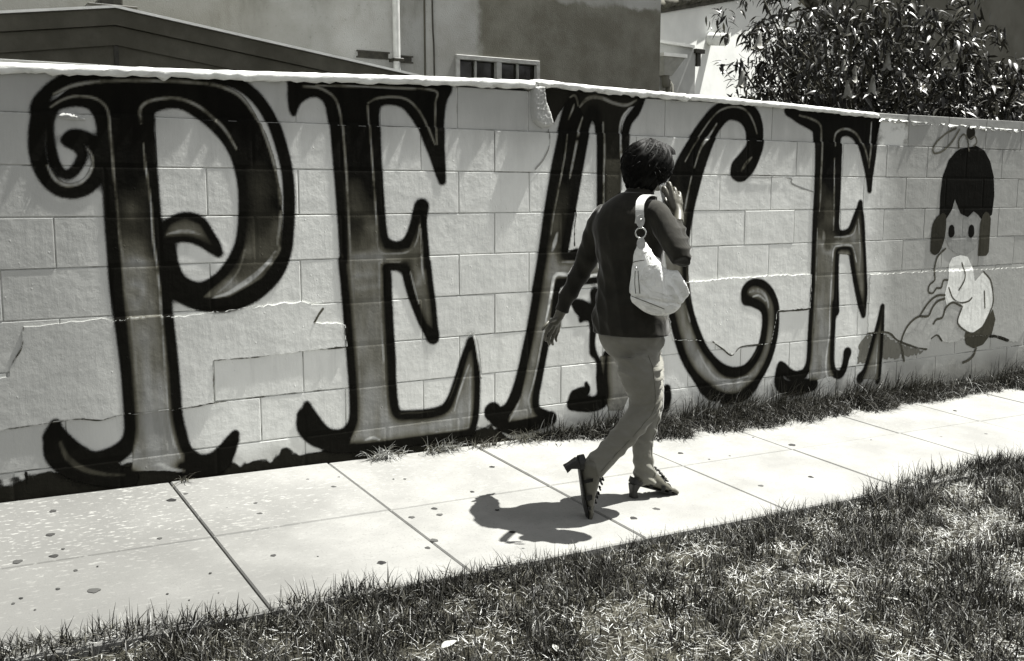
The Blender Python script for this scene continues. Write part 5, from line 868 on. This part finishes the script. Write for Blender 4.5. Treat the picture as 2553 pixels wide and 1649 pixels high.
# ---- angel's-trumpet shrub behind the wall
rng = np.random.default_rng(5)
tree = tag(empty('flowering_shrub', (5.6, 2.1, 0)), 'large dark leafy shrub with hanging trumpet flowers behind the wall', 'shrub')
base_p = np.array([5.7, 2.2, 0.])
cl = []
def ztop(x): return np.interp(x, (3.1, 3.5, 3.9, 4.4, 5.0, 5.5, 6.0, 6.6, 8.2, 9.5), (2.5, 2.8, 3.2, 3.45, 3.4, 3.1, 2.85, 2.72, 2.8, 2.8))
while len(cl) < 3000:
    x, yy, z = rng.uniform(2.9, 9.6), rng.uniform(.75, 3.4), rng.uniform(1.3, 3.5)
    yy = .75+(yy-.75)*np.interp(x, (3.4, 4.5), (.9, 1.))
    lim = 2.95+.76*(yy-1.2)-.22*max(0, z-2.2); thin = float(np.interp(x-lim, (0, .25, .6, 1.), (.05, .16, .5, 1)))
    if x < lim or rng.random() > thin: continue
    zt = ztop(x-.25*(yy-1.5))
    if z > zt: continue
    dens = np.interp(zt-z, (0, .35, .8, 1.4), (.06, .3, 1, 1.3))
    if rng.random() < dens: cl.append((x, yy, z))
cl = np.array(cl)
limbs = []; hubs = []
for k in range(9):
    hx = 4.5+k*.55; hub = np.array([hx+rng.normal(0, .15), rng.uniform(1.4, 2.8), rng.uniform(1.5, 2.2)]); hubs.append(hub)
    mid = base_p*.5+hub*.5+np.array([0, 0, -.15]); limbs.append(tube([(*(base_p+rng.normal(0, .1, 3)*(1, 1, 0)), .06), (*mid, .045), (*hub, .03)], 8, 4))
hubs = np.array(hubs)
pm('trunk', *merge(*limbs, tube([(*base_p, .13), (*(base_p+(0, 0, .5)), .1)], 10, 3)), M_BARK, tree, True)
tw = []
for p_ in cl[rng.choice(len(cl), 330, False)]:
    hb = hubs[np.argmin(np.linalg.norm(hubs-p_, axis=1))]; md = hb*.5+p_*.5+rng.normal(0, .06, 3)+(0, 0, .06)
    tw.append(tube([(*hb, .016), (*md, .011), (*p_, .005)], 5, 3))
tg = pm('twigs', *merge(*tw), M_BARK, tree, True); tag(tg, kind='stuff')
camp = np.array([-2.36, -4.42, 1.32])
LV, LF = leaf_mesh(1, .22, .35, .35, 4); LV = np.array(LV); LF = np.array(LF)
pos, axis, ln = [], [], []
for p_ in cl:
    q = rng.integers(9, 17)
    for j in range(q):
        az = rng.uniform(0, 6.28); el = rng.uniform(-1.25, .35)
        d = np.array([math.cos(az)*math.cos(el), math.sin(az)*math.cos(el), math.sin(el)])
        pos.append(p_+rng.normal(0, .035, 3)); axis.append(d); ln.append(rng.uniform(.05, .135))
pos, axis, ln = map(np.array, (pos, axis, ln)); n = len(pos)
up = np.tile((0, 0, 1.), (n, 1))+rng.normal(0, .35, (n, 3)); side_ = np.cross(up, axis); side_ /= np.linalg.norm(side_, axis=1)[:, None]; nrm = np.cross(axis, side_)
near = np.argsort(pos[:, 1]+.15*np.abs(pos[:, 0]-5)+1.5*(pos[:, 2] < 1.8)+.6*rng.random(n))[:300]
rest = np.setdiff1d(np.arange(n), near)
A = pos[:, None]+ln[:, None, None]*(LV[None, :, :1]*axis[:, None]+LV[None, :, 1:2]*side_[:, None]+LV[None, :, 2:]*nrm[:, None])
Vr = A[rest].reshape(-1, 3); m = len(LV); Fr = (LF[None]+np.arange(len(rest))[:, None, None]*m).reshape(-1, 4)
tone = np.where(rng.random(len(rest)) < .12, rng.uniform(.04, .12, len(rest)), rng.uniform(.005, .022, len(rest)))
crown = fast('foliage', Vr, Fr, M_LEAF, tree, True, {'tone': tint(np.repeat(tone, m))}); tag(crown, kind='stuff')
lme = []
for k in range(3):
    V, F = leaf_mesh(1, .25+.04*k, .3+.1*k, .35, 5); me = bpy.data.meshes.new('leaf'); me.from_pydata(V, [], F); me.materials.append(M_LEAF1); me.polygons.foreach_set('use_smooth', [True]*len(F)); lme.append(me)
for i in near:
    o = bpy.data.objects.new('leaf', lme[i % 3]); link(o); o.parent = tree
    Mx = Matrix((tuple(axis[i])+(0,), tuple(side_[i])+(0,), tuple(nrm[i])+(0,), (0, 0, 0, 1))).transposed()
    o.matrix_parent_inverse = Matrix.Translation(tree.location).inverted(); o.matrix_basis = Matrix.Translation(pos[i]) @ Mx @ Matrix.Scale(ln[i], 4)
for fx, fy, fz in DATA['flower']:
    L = rng.uniform(.11, .14); prof = [(0, .006), (.15, .012), (.4, .018), (.65, .026), (.85, .03), (.95, .042), (1, .052)]
    tl = rng.normal(0, .1, 2); nn = 15; V = []
    for t, r in prof:
        for k in range(nn):
            a = 2*math.pi*k/nn; rr = r*(1+(.22*math.cos(5*a) if t > .9 else .05*math.cos(5*a))); V.append((fx+tl[0]*L*t+rr*math.cos(a), fy+tl[1]*L*t+rr*math.sin(a), fz-L*t+(.012*math.cos(5*a) if t > .95 else 0)))
    Fc = [(i*nn+k, i*nn+(k+1) % nn, (i+1)*nn+(k+1) % nn, (i+1)*nn+k) for i in range(len(prof)-1) for k in range(nn)]
    pm('flower', V, Fc, M_FLOWER, tree, True)
# ================================================================== PERSON
PD = DATA['person']; UP = np.array([0, 0, 1.])
TY = math.radians(25); tl = np.array([math.sin(TY), -math.cos(TY), 0]); tf = np.array([math.cos(TY), math.sin(TY), 0])   # torso right / forward
LY = math.radians(8); ll = np.array([math.sin(LY), -math.cos(LY), 0]); lf = np.array([math.cos(LY), math.sin(LY), 0])
HY = math.radians(14); hl = np.array([math.sin(HY), -math.cos(HY), 0]); hf = np.array([math.cos(HY), math.sin(HY), 0])
def rings(R, a, f_, k=1., grow=0.): return [list(r[:3])+list((r[3]*k+grow)*a)+list((r[4]*k+grow)*f_) for r in R]
def sc(R, k): return [list(r[:3])+[r[3]*k] for r in R]
hc = np.array(PD['head'])+np.array([0, 0, .004])
# ---- body: one continuous surface
parts = []
tt = -.0
parts.append(ell(hc+np.array([0, 0, .018])-hf*.004, np.array([hf*.094, hl*.074, UP*.085])))                # cranium
parts.append(ell(hc+hf*.032-UP*.03, np.array([hf*.058, hl*.055, UP*.07])))                              # face and jaw
parts.append(ell(hc+hf*.062-UP*.084, np.array([hf*.022, hl*.022, UP*.018])))                             # chin
parts.append(tube([(*(hc+hf*.088+UP*.005), .006), (*(hc+hf*.1-UP*.018), .009), (*(hc+hf*.102-UP*.028), .011), (*(hc+hf*.088-UP*.033), .008)], 10, 3))   # nose
parts.append(ell(hc+hf*.082-UP*.055, np.array([hf*.012, hl*.022, UP*.006]))); parts.append(ell(hc+hf*.08-UP*.064, np.array([hf*.012, hl*.019, UP*.006])))
for s in (-1, 1):
    parts.append(ell(hc+hl*s*.076-hf*.006-UP*.02, np.array([hf*.02, hl*.008, UP*.032])))              # ears
    parts.append(ell(hc+hf*.075+hl*s*.03+UP*.018, np.array([hf*.014, hl*.018, UP*.007])))             # brow
    parts.append(ell(hc+hf*.064+hl*s*.036-UP*.022, np.array([hf*.02, hl*.02, UP*.018])))              # cheek
parts.append(tube(PD['neck'], 16, 4))
parts.append(loft(rings(PD['torso'], tl, tf, .86), 24, 3)); parts.append(loft(rings(PD['pelvis'], ll, lf, .86), 24, 3))
parts.append(tube(sc(PD['armL'][:2], .5)+sc(PD['armL'][2:], .72), 14, 3)); parts.append(tube(sc(PD['armR'][:5], .6), 14, 3)); parts.append(tube(sc(PD['foreR'][1:], .66), 14, 3)); parts.append(ell(np.array(PD['armR'][4][:3]), np.eye(3)*.026))
parts.append(tube(sc(PD['legR'], .8), 16, 3)); parts.append(tube(sc(PD['legL'], .8), 16, 3))
def hand(h, fore):
    out = [tube([fore, h['w'][:3]+[h['w'][3]*.95], h['w2'], h['palm'][:3]+[h['palm'][3]*.62]], 14, 4)]
    pal = np.array(h['palm'][:3])
    for f_ in h['f'][:4]:
        a = np.array(f_[0]); b_ = np.array(f_[1]); w2 = np.array(h['w2'])
        out.append(tube([(*(w2[:3]*.75+a[:3]*.25), .011), (*a[:3], .0115), (*b_[:3], .0105)], 10, 3))
        out.append(tube([(*q[:3], q[3]) for q in f_], 10, 4)); e = f_[-1]; out.append(ell(e[:3], np.eye(3)*e[3], 6))
    th = h['f'][4]; w2 = np.array(h['w2']); out.append(tube([(*(w2[:3]*.6+np.array(th[0][:3])*.4), .012)]+[(*q[:3], q[3]) for q in th], 10, 4)); out.append(ell(th[-1][:3], np.eye(3)*th[-1][3], 6))
    return out
parts += hand(PD['handL'], PD['armL'][-1][:3]+[.022]); parts += hand(PD['handR'], PD['foreR'][-2][:3]+[.022])
# feet
def foot(heel, ball, up, lat, ank):
    """heel, ball: points on the footbed; up: direction away from the sole"""
    heel, ball, up, lat = map(np.array, (heel, ball, up, lat)); d = ball-heel; L = np.linalg.norm(d); d = d/L; o = []
    R = []
    for t, w, h_ in ((-.08, .018, .022), (.02, .03, .034), (.25, .03, .042), (.5, .033, .036), (.8, .04, .024), (1.0, .043, .017), (1.12, .04, .013)):
        c_ = heel+d*L*t+up*(h_*.95+.002); R.append(list(c_)+list(lat*w)+list(up*h_))
    o.append(loft(R, 16, 3)); o.append(tube([(*(heel+d*L*.18+up*.05), .031), (*ank, .034)], 14, 3))
    for i in range(5):
        s = (i-2)/2.; c_ = heel+d*L*(1.05-.04*abs(i-(0 if True else 0))*.6)+lat*s*.03+up*.012; tipv = d*(.045-.006*i)
        o.append(tube([(*c_, .0105-.0006*i), (*(c_+tipv*.5+up*.003), .0098-.0006*i), (*(c_+tipv-up*.003), .0085-.0006*i)], 8, 3)); o.append(ell(c_+tipv-up*.003, np.eye(3)*(.0085-.0006*i), 5))
    return o
gl = lambda x, y: float(G(x, y))
# standing (left) foot, trailing (right) foot
FL_heel = np.array([.345, -.998, gl(.345, -.998)+.062]); FL_ball = np.array([.487, -1.012, gl(.487, -1.012)+.016])
FR_heel = np.array([-.048, -1.12, .222]); FR_ball = np.array([-.012, -1.112, gl(-.01, -1.11)+.055])
dL = (FL_ball-FL_heel)/np.linalg.norm(FL_ball-FL_heel); latL = np.cross(dL, UP); latL /= np.linalg.norm(latL); upL = np.cross(latL, dL)
dR = (FR_ball-FR_heel)/np.linalg.norm(FR_ball-FR_heel); latR = np.array([-.38, -.925, 0.]); latR -= dR*(latR@dR); latR /= np.linalg.norm(latR); upR = np.cross(latR, dR)
FRs = (FR_heel, FR_ball, upR, latR); FLs = (FL_heel, FL_ball, upL, latL)
parts += foot(FL_heel, FL_ball, upL, -latL, np.array(PD['ankL'][0][:3])); parts += foot(FR_heel, FR_ball, upR, -latR, np.array(PD['ankR'][0][:3]))
person = remesh('person', parts, .0042, 2, M_SKIN)
tag(person, 'short-haired person in dark top and pale jeans striding right, hand raised to ear', 'person')
# ---- clothes
def folds(co, no):
    lat = co@tl; z = co[:, 2]; rdg = lambda a: 1-2*np.abs(np.sin(a*.5))
    d = .0028*rdg(lat*110+3*np.sin(z*7)+z*9)*np.clip((1.22-z)/.3, 0, 1)+.0035*rdg((lat*.6+z)*70+np.sin(lat*20)*2)*np.clip((1.15-z)/.2, 0, 1)
    d += .0025*np.sin(z*60+lat*40+np.sin(lat*30)*2)*np.clip((z-.9)/.1, 0, 1)*.6
    fr = np.array(PD['foreR'])[:, :3]; dist = np.min(np.linalg.norm(co[:, None]-fr[None, 1:], axis=2), 1)
    d += .009*rdg(z*190+lat*40)*np.clip(1-dist/.07, 0, 1)
    d += .002*np.clip((.80-z)/.06, 0, 1)*np.sin(lat*37+1)
    return d*np.clip(1.15-np.abs(no[:, 2]), 0, 1)
sh = [loft(rings(PD['torso'], tl, tf, 1., .002), 28, 4), tube(PD['armL'], 18, 4), tube(PD['armR'], 18, 4), tube(PD['foreR'], 18, 4),
      tube([(*np.array(PD['neck'][0][:3])-(0, 0, .01), .066), (*np.array(PD['neck'][1][:3])+(-.004, 0, 0), .06)], 18, 3)]
remesh('knit_top', sh, .006, 9, M_SHIRT, person, folds)['label'] = 'dark long sleeved knit top with right sleeve pushed up'
kn = np.array(PD['legR'])
def jfold(co, no):
    d = np.zeros(len(co)); P = np.array(PD['legR']); dist = np.linalg.norm(co[:, None]-P[None, :, :3], axis=2); j = dist.argmin(1)
    z = co[:, 2]; x = co[:, 0]
    on = dist.min(1)
    knee = np.clip(1-np.linalg.norm(co-P[5, :3], axis=1)/.13, 0, 1)
    rdg = lambda a: 1-2*np.abs(np.sin(a*.5))
    d += .011*knee*rdg(z*170-x*90+np.sin(co[:, 1]*50)*1.5)*(.55+.6*np.clip(no[:, 0], 0, 1))
    th = np.clip((z-.45)/.1, 0, 1)*np.clip((no[:, 0]), 0, 1); d += .013*th*rdg(z*110+np.sin(co[:, 1]*40)*2+np.sin(z*23)*2)
    bk = np.clip(1-np.linalg.norm(co-np.array([P[1, 0]-.06, P[1, 1], P[1, 2]+.03]), axis=1)/.12, 0, 1); d += .010*bk*rdg((z+x*.9)*120); cal = np.clip((.42-z)/.08, 0, 1)*np.clip((z-.2)/.05, 0, 1); d += .0032*cal*rdg((x*.7+z)*75+np.sin(co[:, 1]*60)*1.6+z*20)
    low = np.clip((.2-z)/.1, 0, 1)*(x > .2); d += .005*low*np.sin(z*120+x*80)
    cu = np.clip(1-np.linalg.norm(co-P[-1, :3], axis=1)/.12, 0, 1); d += .006*cu*np.sin((x-z)*70)
    return d
je = [loft(rings(PD['pelvis'], ll, lf, 1.), 28, 4), tube(PD['legR'], 22, 5), tube(PD['legL'], 22, 5)]
jeans = remesh('jeans', je, .006, 8, M_JEANS, person, jfold); jeans['label'] = 'pale straight jeans creased at the knee'
from mathutils.bvhtree import BVHTree
jb = BVHTree.FromPolygons([v.co.copy() for v in jeans.data.vertices], [list(q.vertices) for q in jeans.data.polygons])
for key, ofs in (('legR', np.array([-.012, -.3, .0])), ('legL', np.array([.12, -.3, 0.]))):
    pts = []
    for q in cat(np.array(PD[key]), 3)[(0 if key == 'legR' else 12):]:
        s_ = Vector(q[:3]+ofs); h_ = jb.ray_cast(s_, Vector(q[:3])-s_)
        if h_[0] is not None and (not pts or (h_[0]-Vector(pts[-1][:3])).length < .1): pts.append((*(h_[0]+h_[1]*.0006), .0013))
    if len(pts) > 4: pm('seam', *tube(np.array(pts), 5, 2), M_STITCH, jeans, True)
# ---- hair
def hd_(co, no):
    q = co-hc; a = np.arctan2(q@hl, q@hf); el = q[:, 2]
    return .006*np.sin(a*9+el*60)*np.sin(el*85+a*4)+.004*np.sin(a*23+el*140)
hp_ = [ell(hc+UP*.012-hf*.012, np.array([hf*.116, hl*.1, UP*.098]), 16), ell(hc-hf*.05-UP*.045, np.array([hf*.062, hl*.078, UP*.075]), 12), ell(hc+hf*.055+UP*.05, np.array([hf*.06, hl*.08, UP*.045]), 12)]
hair = remesh('hair', hp_, .006, 2, M_HAIR, person, hd_)
hair['label'] = 'short dark wavy hair'
# cut the hairline back from the face
bm = bmesh.new(); bm.from_mesh(hair.data); kill = []
for v in bm.verts:
    q = np.array(v.co)-hc
    if q@hf > .058 and q[2] < .045: kill.append(v)
bmesh.ops.delete(bm, geom=kill, context='VERTS'); bm.to_mesh(hair.data); bm.free()
n = 6500; dirs = rng.normal(0, 1, (n, 3)); dirs /= np.linalg.norm(dirs, axis=1)[:, None]
keep = (dirs[:, 2] > -.75) & ~((dirs@hf > .45) & (dirs[:, 2] < .45)); dirs = dirs[keep]; n = len(dirs)
rt = hc+UP*.01-hf*.012+(dirs@hf)[:, None]*hf*.118+(dirs@hl)[:, None]*hl*.1+dirs[:, 2:]*UP*.1
tang = np.cross(dirs, rng.normal(0, 1, (n, 3))); tang = tang-UP*.8; tang /= np.linalg.norm(tang, axis=1)[:, None]
L = rng.uniform(.015, .032, n); fly = rng.random(n) < .025; L[fly] *= 1.2; tang[fly] = tang[fly]*.6+dirs[fly]*.8; sdv = np.cross(dirs, tang); V = []
for k in (0, .35, .7, 1):
    c_ = rt+tang*(L*k)[:, None]+dirs*(L*(.3*k-.5*k*k))[:, None]; w = (.0017*(1-k*.9))
    V += [c_-sdv*w, c_+sdv*w]
V = np.stack(V, 1).reshape(-1, 3); b0 = np.arange(n)*8; F = np.concatenate([np.stack([b0+2*k, b0+2*k+1, b0+2*k+3, b0+2*k+2], -1) for k in range(3)])
st_ = fast('hair_strands', V, F, M_HAIR, hair, True); tag(st_, kind='stuff')
for s in (-1, 1): 
    ey = pm('eye', *ell(hc+hf*.076+hl*s*.03-UP*.002, np.array([hf*.011, hl*.013, UP*.008]), 8), M_EYE, person, True)
    pm('iris', *ell(hc+hf*.0835+hl*s*.03-UP*.002, np.array([hf*.0042, hl*.005, UP*.005]), 6), M_HAIR, ey, True)
# ---- sandals
HEELC = (float(-UP@dL), float(-UP@upL))
def sandal(heel, ball, up, lat, pitch_ground):
    d = ball-heel; L = np.linalg.norm(d); d = d/L
    R = []
    for t, w in ((-.16, .024), (-.02, .031), (.3, .029), (.6, .034), (.9, .043), (1.15, .044), (1.4, .03), (1.46, .018)):
        c_ = heel+d*L*t+up*(-.004+(.0 if t < 1 else (t-1)*.016)); R.append(list(c_)+list(lat*w*.86)+list(up*.0055))
    body = pm('sandal', *loft(R, 16, 3), M_LEATHER, person, True)
    # block heel, flared, with scooped front
    vd = d*HEELC[0]+up*HEELC[1]; fd = np.cross(lat, vd); fd = fd if fd@d > 0 else -fd
    V = []; hh = .06; hrs = []
    for t, a0, a1, w in ((-.02, -.032, .026, .025), (.25, -.032, .006, .021), (.6, -.03, -.006, .018), (1., -.03, .0, .019)):
        c_ = heel+vd*hh*t
        if pitch_ground and t == 1.: c_ = c_-UP*(c_[2]-gl(c_[0], c_[1])-.002)
        hrs.append([c_+fd*a+lat*b_ for a, b_ in ((a0, -w*.75), (a0, w*.75), (a0+.006, w), (a1-.006, w), (a1, w*.75), (a1, -w*.75), (a1-.006, -w), (a0+.006, -w))])
    V = [q for r_ in hrs for q in r_]; Fc = [(i*8+k, i*8+(k+1) % 8, i*8+8+(k+1) % 8, i*8+8+k) for i in range(3) for k in range(8)]+[tuple(range(8))[::-1], tuple(24+k for k in range(8))]
    pm('heel', V, Fc, M_LEATHER, body)
    # heel counter
    V, Fc = [], []
    for i, a in enumerate(np.linspace(-1.9, 1.9, 13)):
        b_ = heel-d*.004-d*math.cos(a)*.036+lat*math.sin(a)*.034; V += [b_-up*.002, b_+up*(.024 if abs(a) < 1.2 else .014)]
    for i in range(12): Fc.append((2*i, 2*i+2, 2*i+3, 2*i+1))
    pm('heel_counter', V, Fc, M_LEATHER, body, True)
    def strap(t0, t1, h_, w0, nm='strap'):
        pts = []
        for a in np.linspace(0, math.pi, 9):
            t = t0+(t1-t0)*(1-math.cos(a))/2; pts.append(heel+d*L*t+lat*math.cos(a)*(.044 if t > .5 else .036)+up*math.sin(a)*h_)
        pts = np.array(pts); V, Fc = [], []
        for p_ in pts: V += [p_-d*w0, p_+d*w0]
        for i in range(8): Fc.append((2*i, 2*i+1, 2*i+3, 2*i+2))
        bm = bmesh.new(); vs = [bm.verts.new(q) for q in V]; [bm.faces.new([vs[i] for i in q]) for q in Fc]
        bmesh.ops.solidify(bm, geom=list(bm.faces), thickness=.003); me = bpy.data.meshes.new(nm); bm.to_mesh(me); bm.free(); me.materials.append(M_LEATHER)
        o = bpy.data.objects.new(nm, me); link(o); par(o, body); return pts
    strap(.35, .62, .083, .008); strap(.78, .72, .058, .008); strap(1.02, 1.08, .036, .008); strap(.72, 1.0, .052, .007)
    rf = []
    for t, h_ in np.array([(.48, .086), (.6, .078), (.7, .068), (.8, .06), (.9, .052), (1.0, .043)]):
        for q in range(3): rf.append(ell(heel+d*L*t+up*(h_+.002)+lat*rng.normal(0, .005)+d*rng.normal(0, .003), np.array([d*.006, lat*.012, up*.005])*rng.uniform(.7, 1.2), 5))
    pm('ruffle', *merge(*rf), M_LEATHER, body, True)
    return body
sandal(FL_heel, FL_ball, upL, latL, True)['label'] = 'black heeled sandal flat on the pavement'
sandal(FR_heel, FR_ball, upR, latR, False)['label'] = 'black heeled sandal lifted on its toe'
# ---- phone in the raised hand
hR = PD['handR']; pc = np.array(hR['f'][1][2][:3])*.3+np.array(hR['f'][1][4][:3])*.7+np.array([-.012, .014, -.02])
V, Fc = box(-.02, .02, -.006, .006, -.045, .045, .003); Rm = np.array(Matrix.Rotation(-.35, 3, 'Y') @ Matrix.Rotation(.5, 3, 'Z'))
tag(pm('mobile_phone', [pc+Rm@np.array(v) for v in V], Fc, M_PHONE), 'small pale phone held in the raised hand against the ear', 'phone')

# ================================================================== SHOULDER BAG
cr = np.array([.857, -.516, 0]); cf = np.array([.516, .857, 0])
bag = tag(empty('shoulder_bag', PD['bag'][7][:3]), 'slouchy white leather shoulder bag hanging on the back of the walking person', 'bag')
R = [list(np.array(r[:3]))+list(cr*r[3])+list(cf*r[4]) for r in PD['bag']]
bt = np.array(PD['bag'][0][:3]); bc = np.array(PD['bag'][7][:3])
def bfold(co, no):
    q = co-bc; u = q@cr; z = q[:, 2]
    fan = np.arctan2(u-.02, .19-z+.03)              # folds fan out from the strap end
    d = .010*(1-2*np.abs(np.sin(fan*8.5+.4+z*6)))*np.clip((z+.13)/.15, 0, 1)*np.clip(1-(z-.04)/.12, 0, 1)
    g = np.clip(1-np.hypot(u-.1, z-.0)/.09, 0, 1); d += .013*g*(1-2*np.abs(np.sin(u*62+z*38)))
    d -= .006*np.exp(-((z+.062+u*.18)/.006)**2)
    return d
pouch = remesh('pouch', [loft(R, 30, 4)], .0045, 2, M_BAG, bag, bfold)
def ribbon(pts, w, th, wid):
    P = cat(np.array(pts), 5); T = np.gradient(P, axis=0); T /= np.linalg.norm(T, axis=1)[:, None]; V, Fc = [], []
    for p_, t in zip(P, T):
        l_ = wid-t*(wid@t); l_ /= np.linalg.norm(l_); nn_ = np.cross(t, l_)
        for a, c_ in ((-1, -1), (1, -1), (1, 1), (-1, 1)): V.append(p_+l_*a*w+nn_*c_*th)
    n = len(P); Fc = [(4*i+k, 4*i+(k+1) % 4, 4*i+4+(k+1) % 4, 4*i+4+k) for i in range(n-1) for k in range(4)]+[(0, 3, 2, 1), tuple(4*n-4+k for k in range(4))]
    return V, Fc
sp = np.array(PD['strap']); strap_o = pm('strap', *ribbon([np.array(PD['studs'][0])+(0, .008, -.016)]+list(sp), .0165, .0022, cr), M_STRAP, bag)
ring_c = np.array(PD['studs'][1])
V, Fc = [], []; n, m = 24, 8
for i in range(n):
    a = 2*math.pi*i/n; rc = cr*math.cos(a)+UP*math.sin(a)
    for j in range(m): b_ = 2*math.pi*j/m; V.append(ring_c+rc*(.0205+.0032*math.cos(b_))+cf*.0032*math.sin(b_))
Fc = [(i*m+j, i*m+(j+1) % m, ((i+1) % n)*m+(j+1) % m, ((i+1) % n)*m+j) for i in range(n) for j in range(m)]
pm('ring', V, Fc, M_METAL, bag, True)
def tab(c0, c1, w0, w1, nm):
    c0, c1 = np.array(c0), np.array(c1); nn = 16; V = []
    for sy in (-1, 1):
        for k in range(nn):
            a = 2*math.pi*k/nn; t = (math.sin(a)+1)/2; w = w0*(1-t)+w1*t; V.append(c0*(1-t)+c1*t+cr*math.cos(a)*w+cf*.003*sy)
    return pm(nm, V, [tuple(range(nn)), tuple(nn+k for k in range(nn))[::-1]]+[(k, nn+k, nn+(k+1) % nn, (k+1) % nn) for k in range(nn)], M_STRAP, bag)
s0 = np.array(PD['studs'][0]); tab(s0+(0, 0, .02)-cf*.004, s0-(0, 0, .03)-cf*.004, .019, .015, 'strap_tab')
s2 = np.array(PD['studs'][2]); tab(s2+(0, 0, .03)-cf*.008, s2-(0, 0, .018)-cf*.012, .015, .019, 'strap_tab')
for q in (PD['studs'][0], PD['studs'][3]): pm('stud', *ell(np.array(q)-cf*(.009 if q is PD['studs'][0] else .004), np.eye(3)*.0055, 8), M_METAL, bag, True)
# seams laid on the leather
me = pouch.data; bvh = BVHTree.FromPolygons([v.co.copy() for v in me.vertices], [list(p_.vertices) for p_ in me.polygons])
for sm in PD['seam']:
    pts = []
    for q in cat(np.array(sm), 6):
        o_ = camp; d = Vector(q-o_).normalized(); hit = bvh.ray_cast(Vector(o_), d)
        if hit[0] is not None: pts.append((*(hit[0]-d*.0006), .0016))
    if len(pts) > 3: pm('seam', *tube(np.array(pts)[::2], 6, 2), M_STITCH, pouch, True)
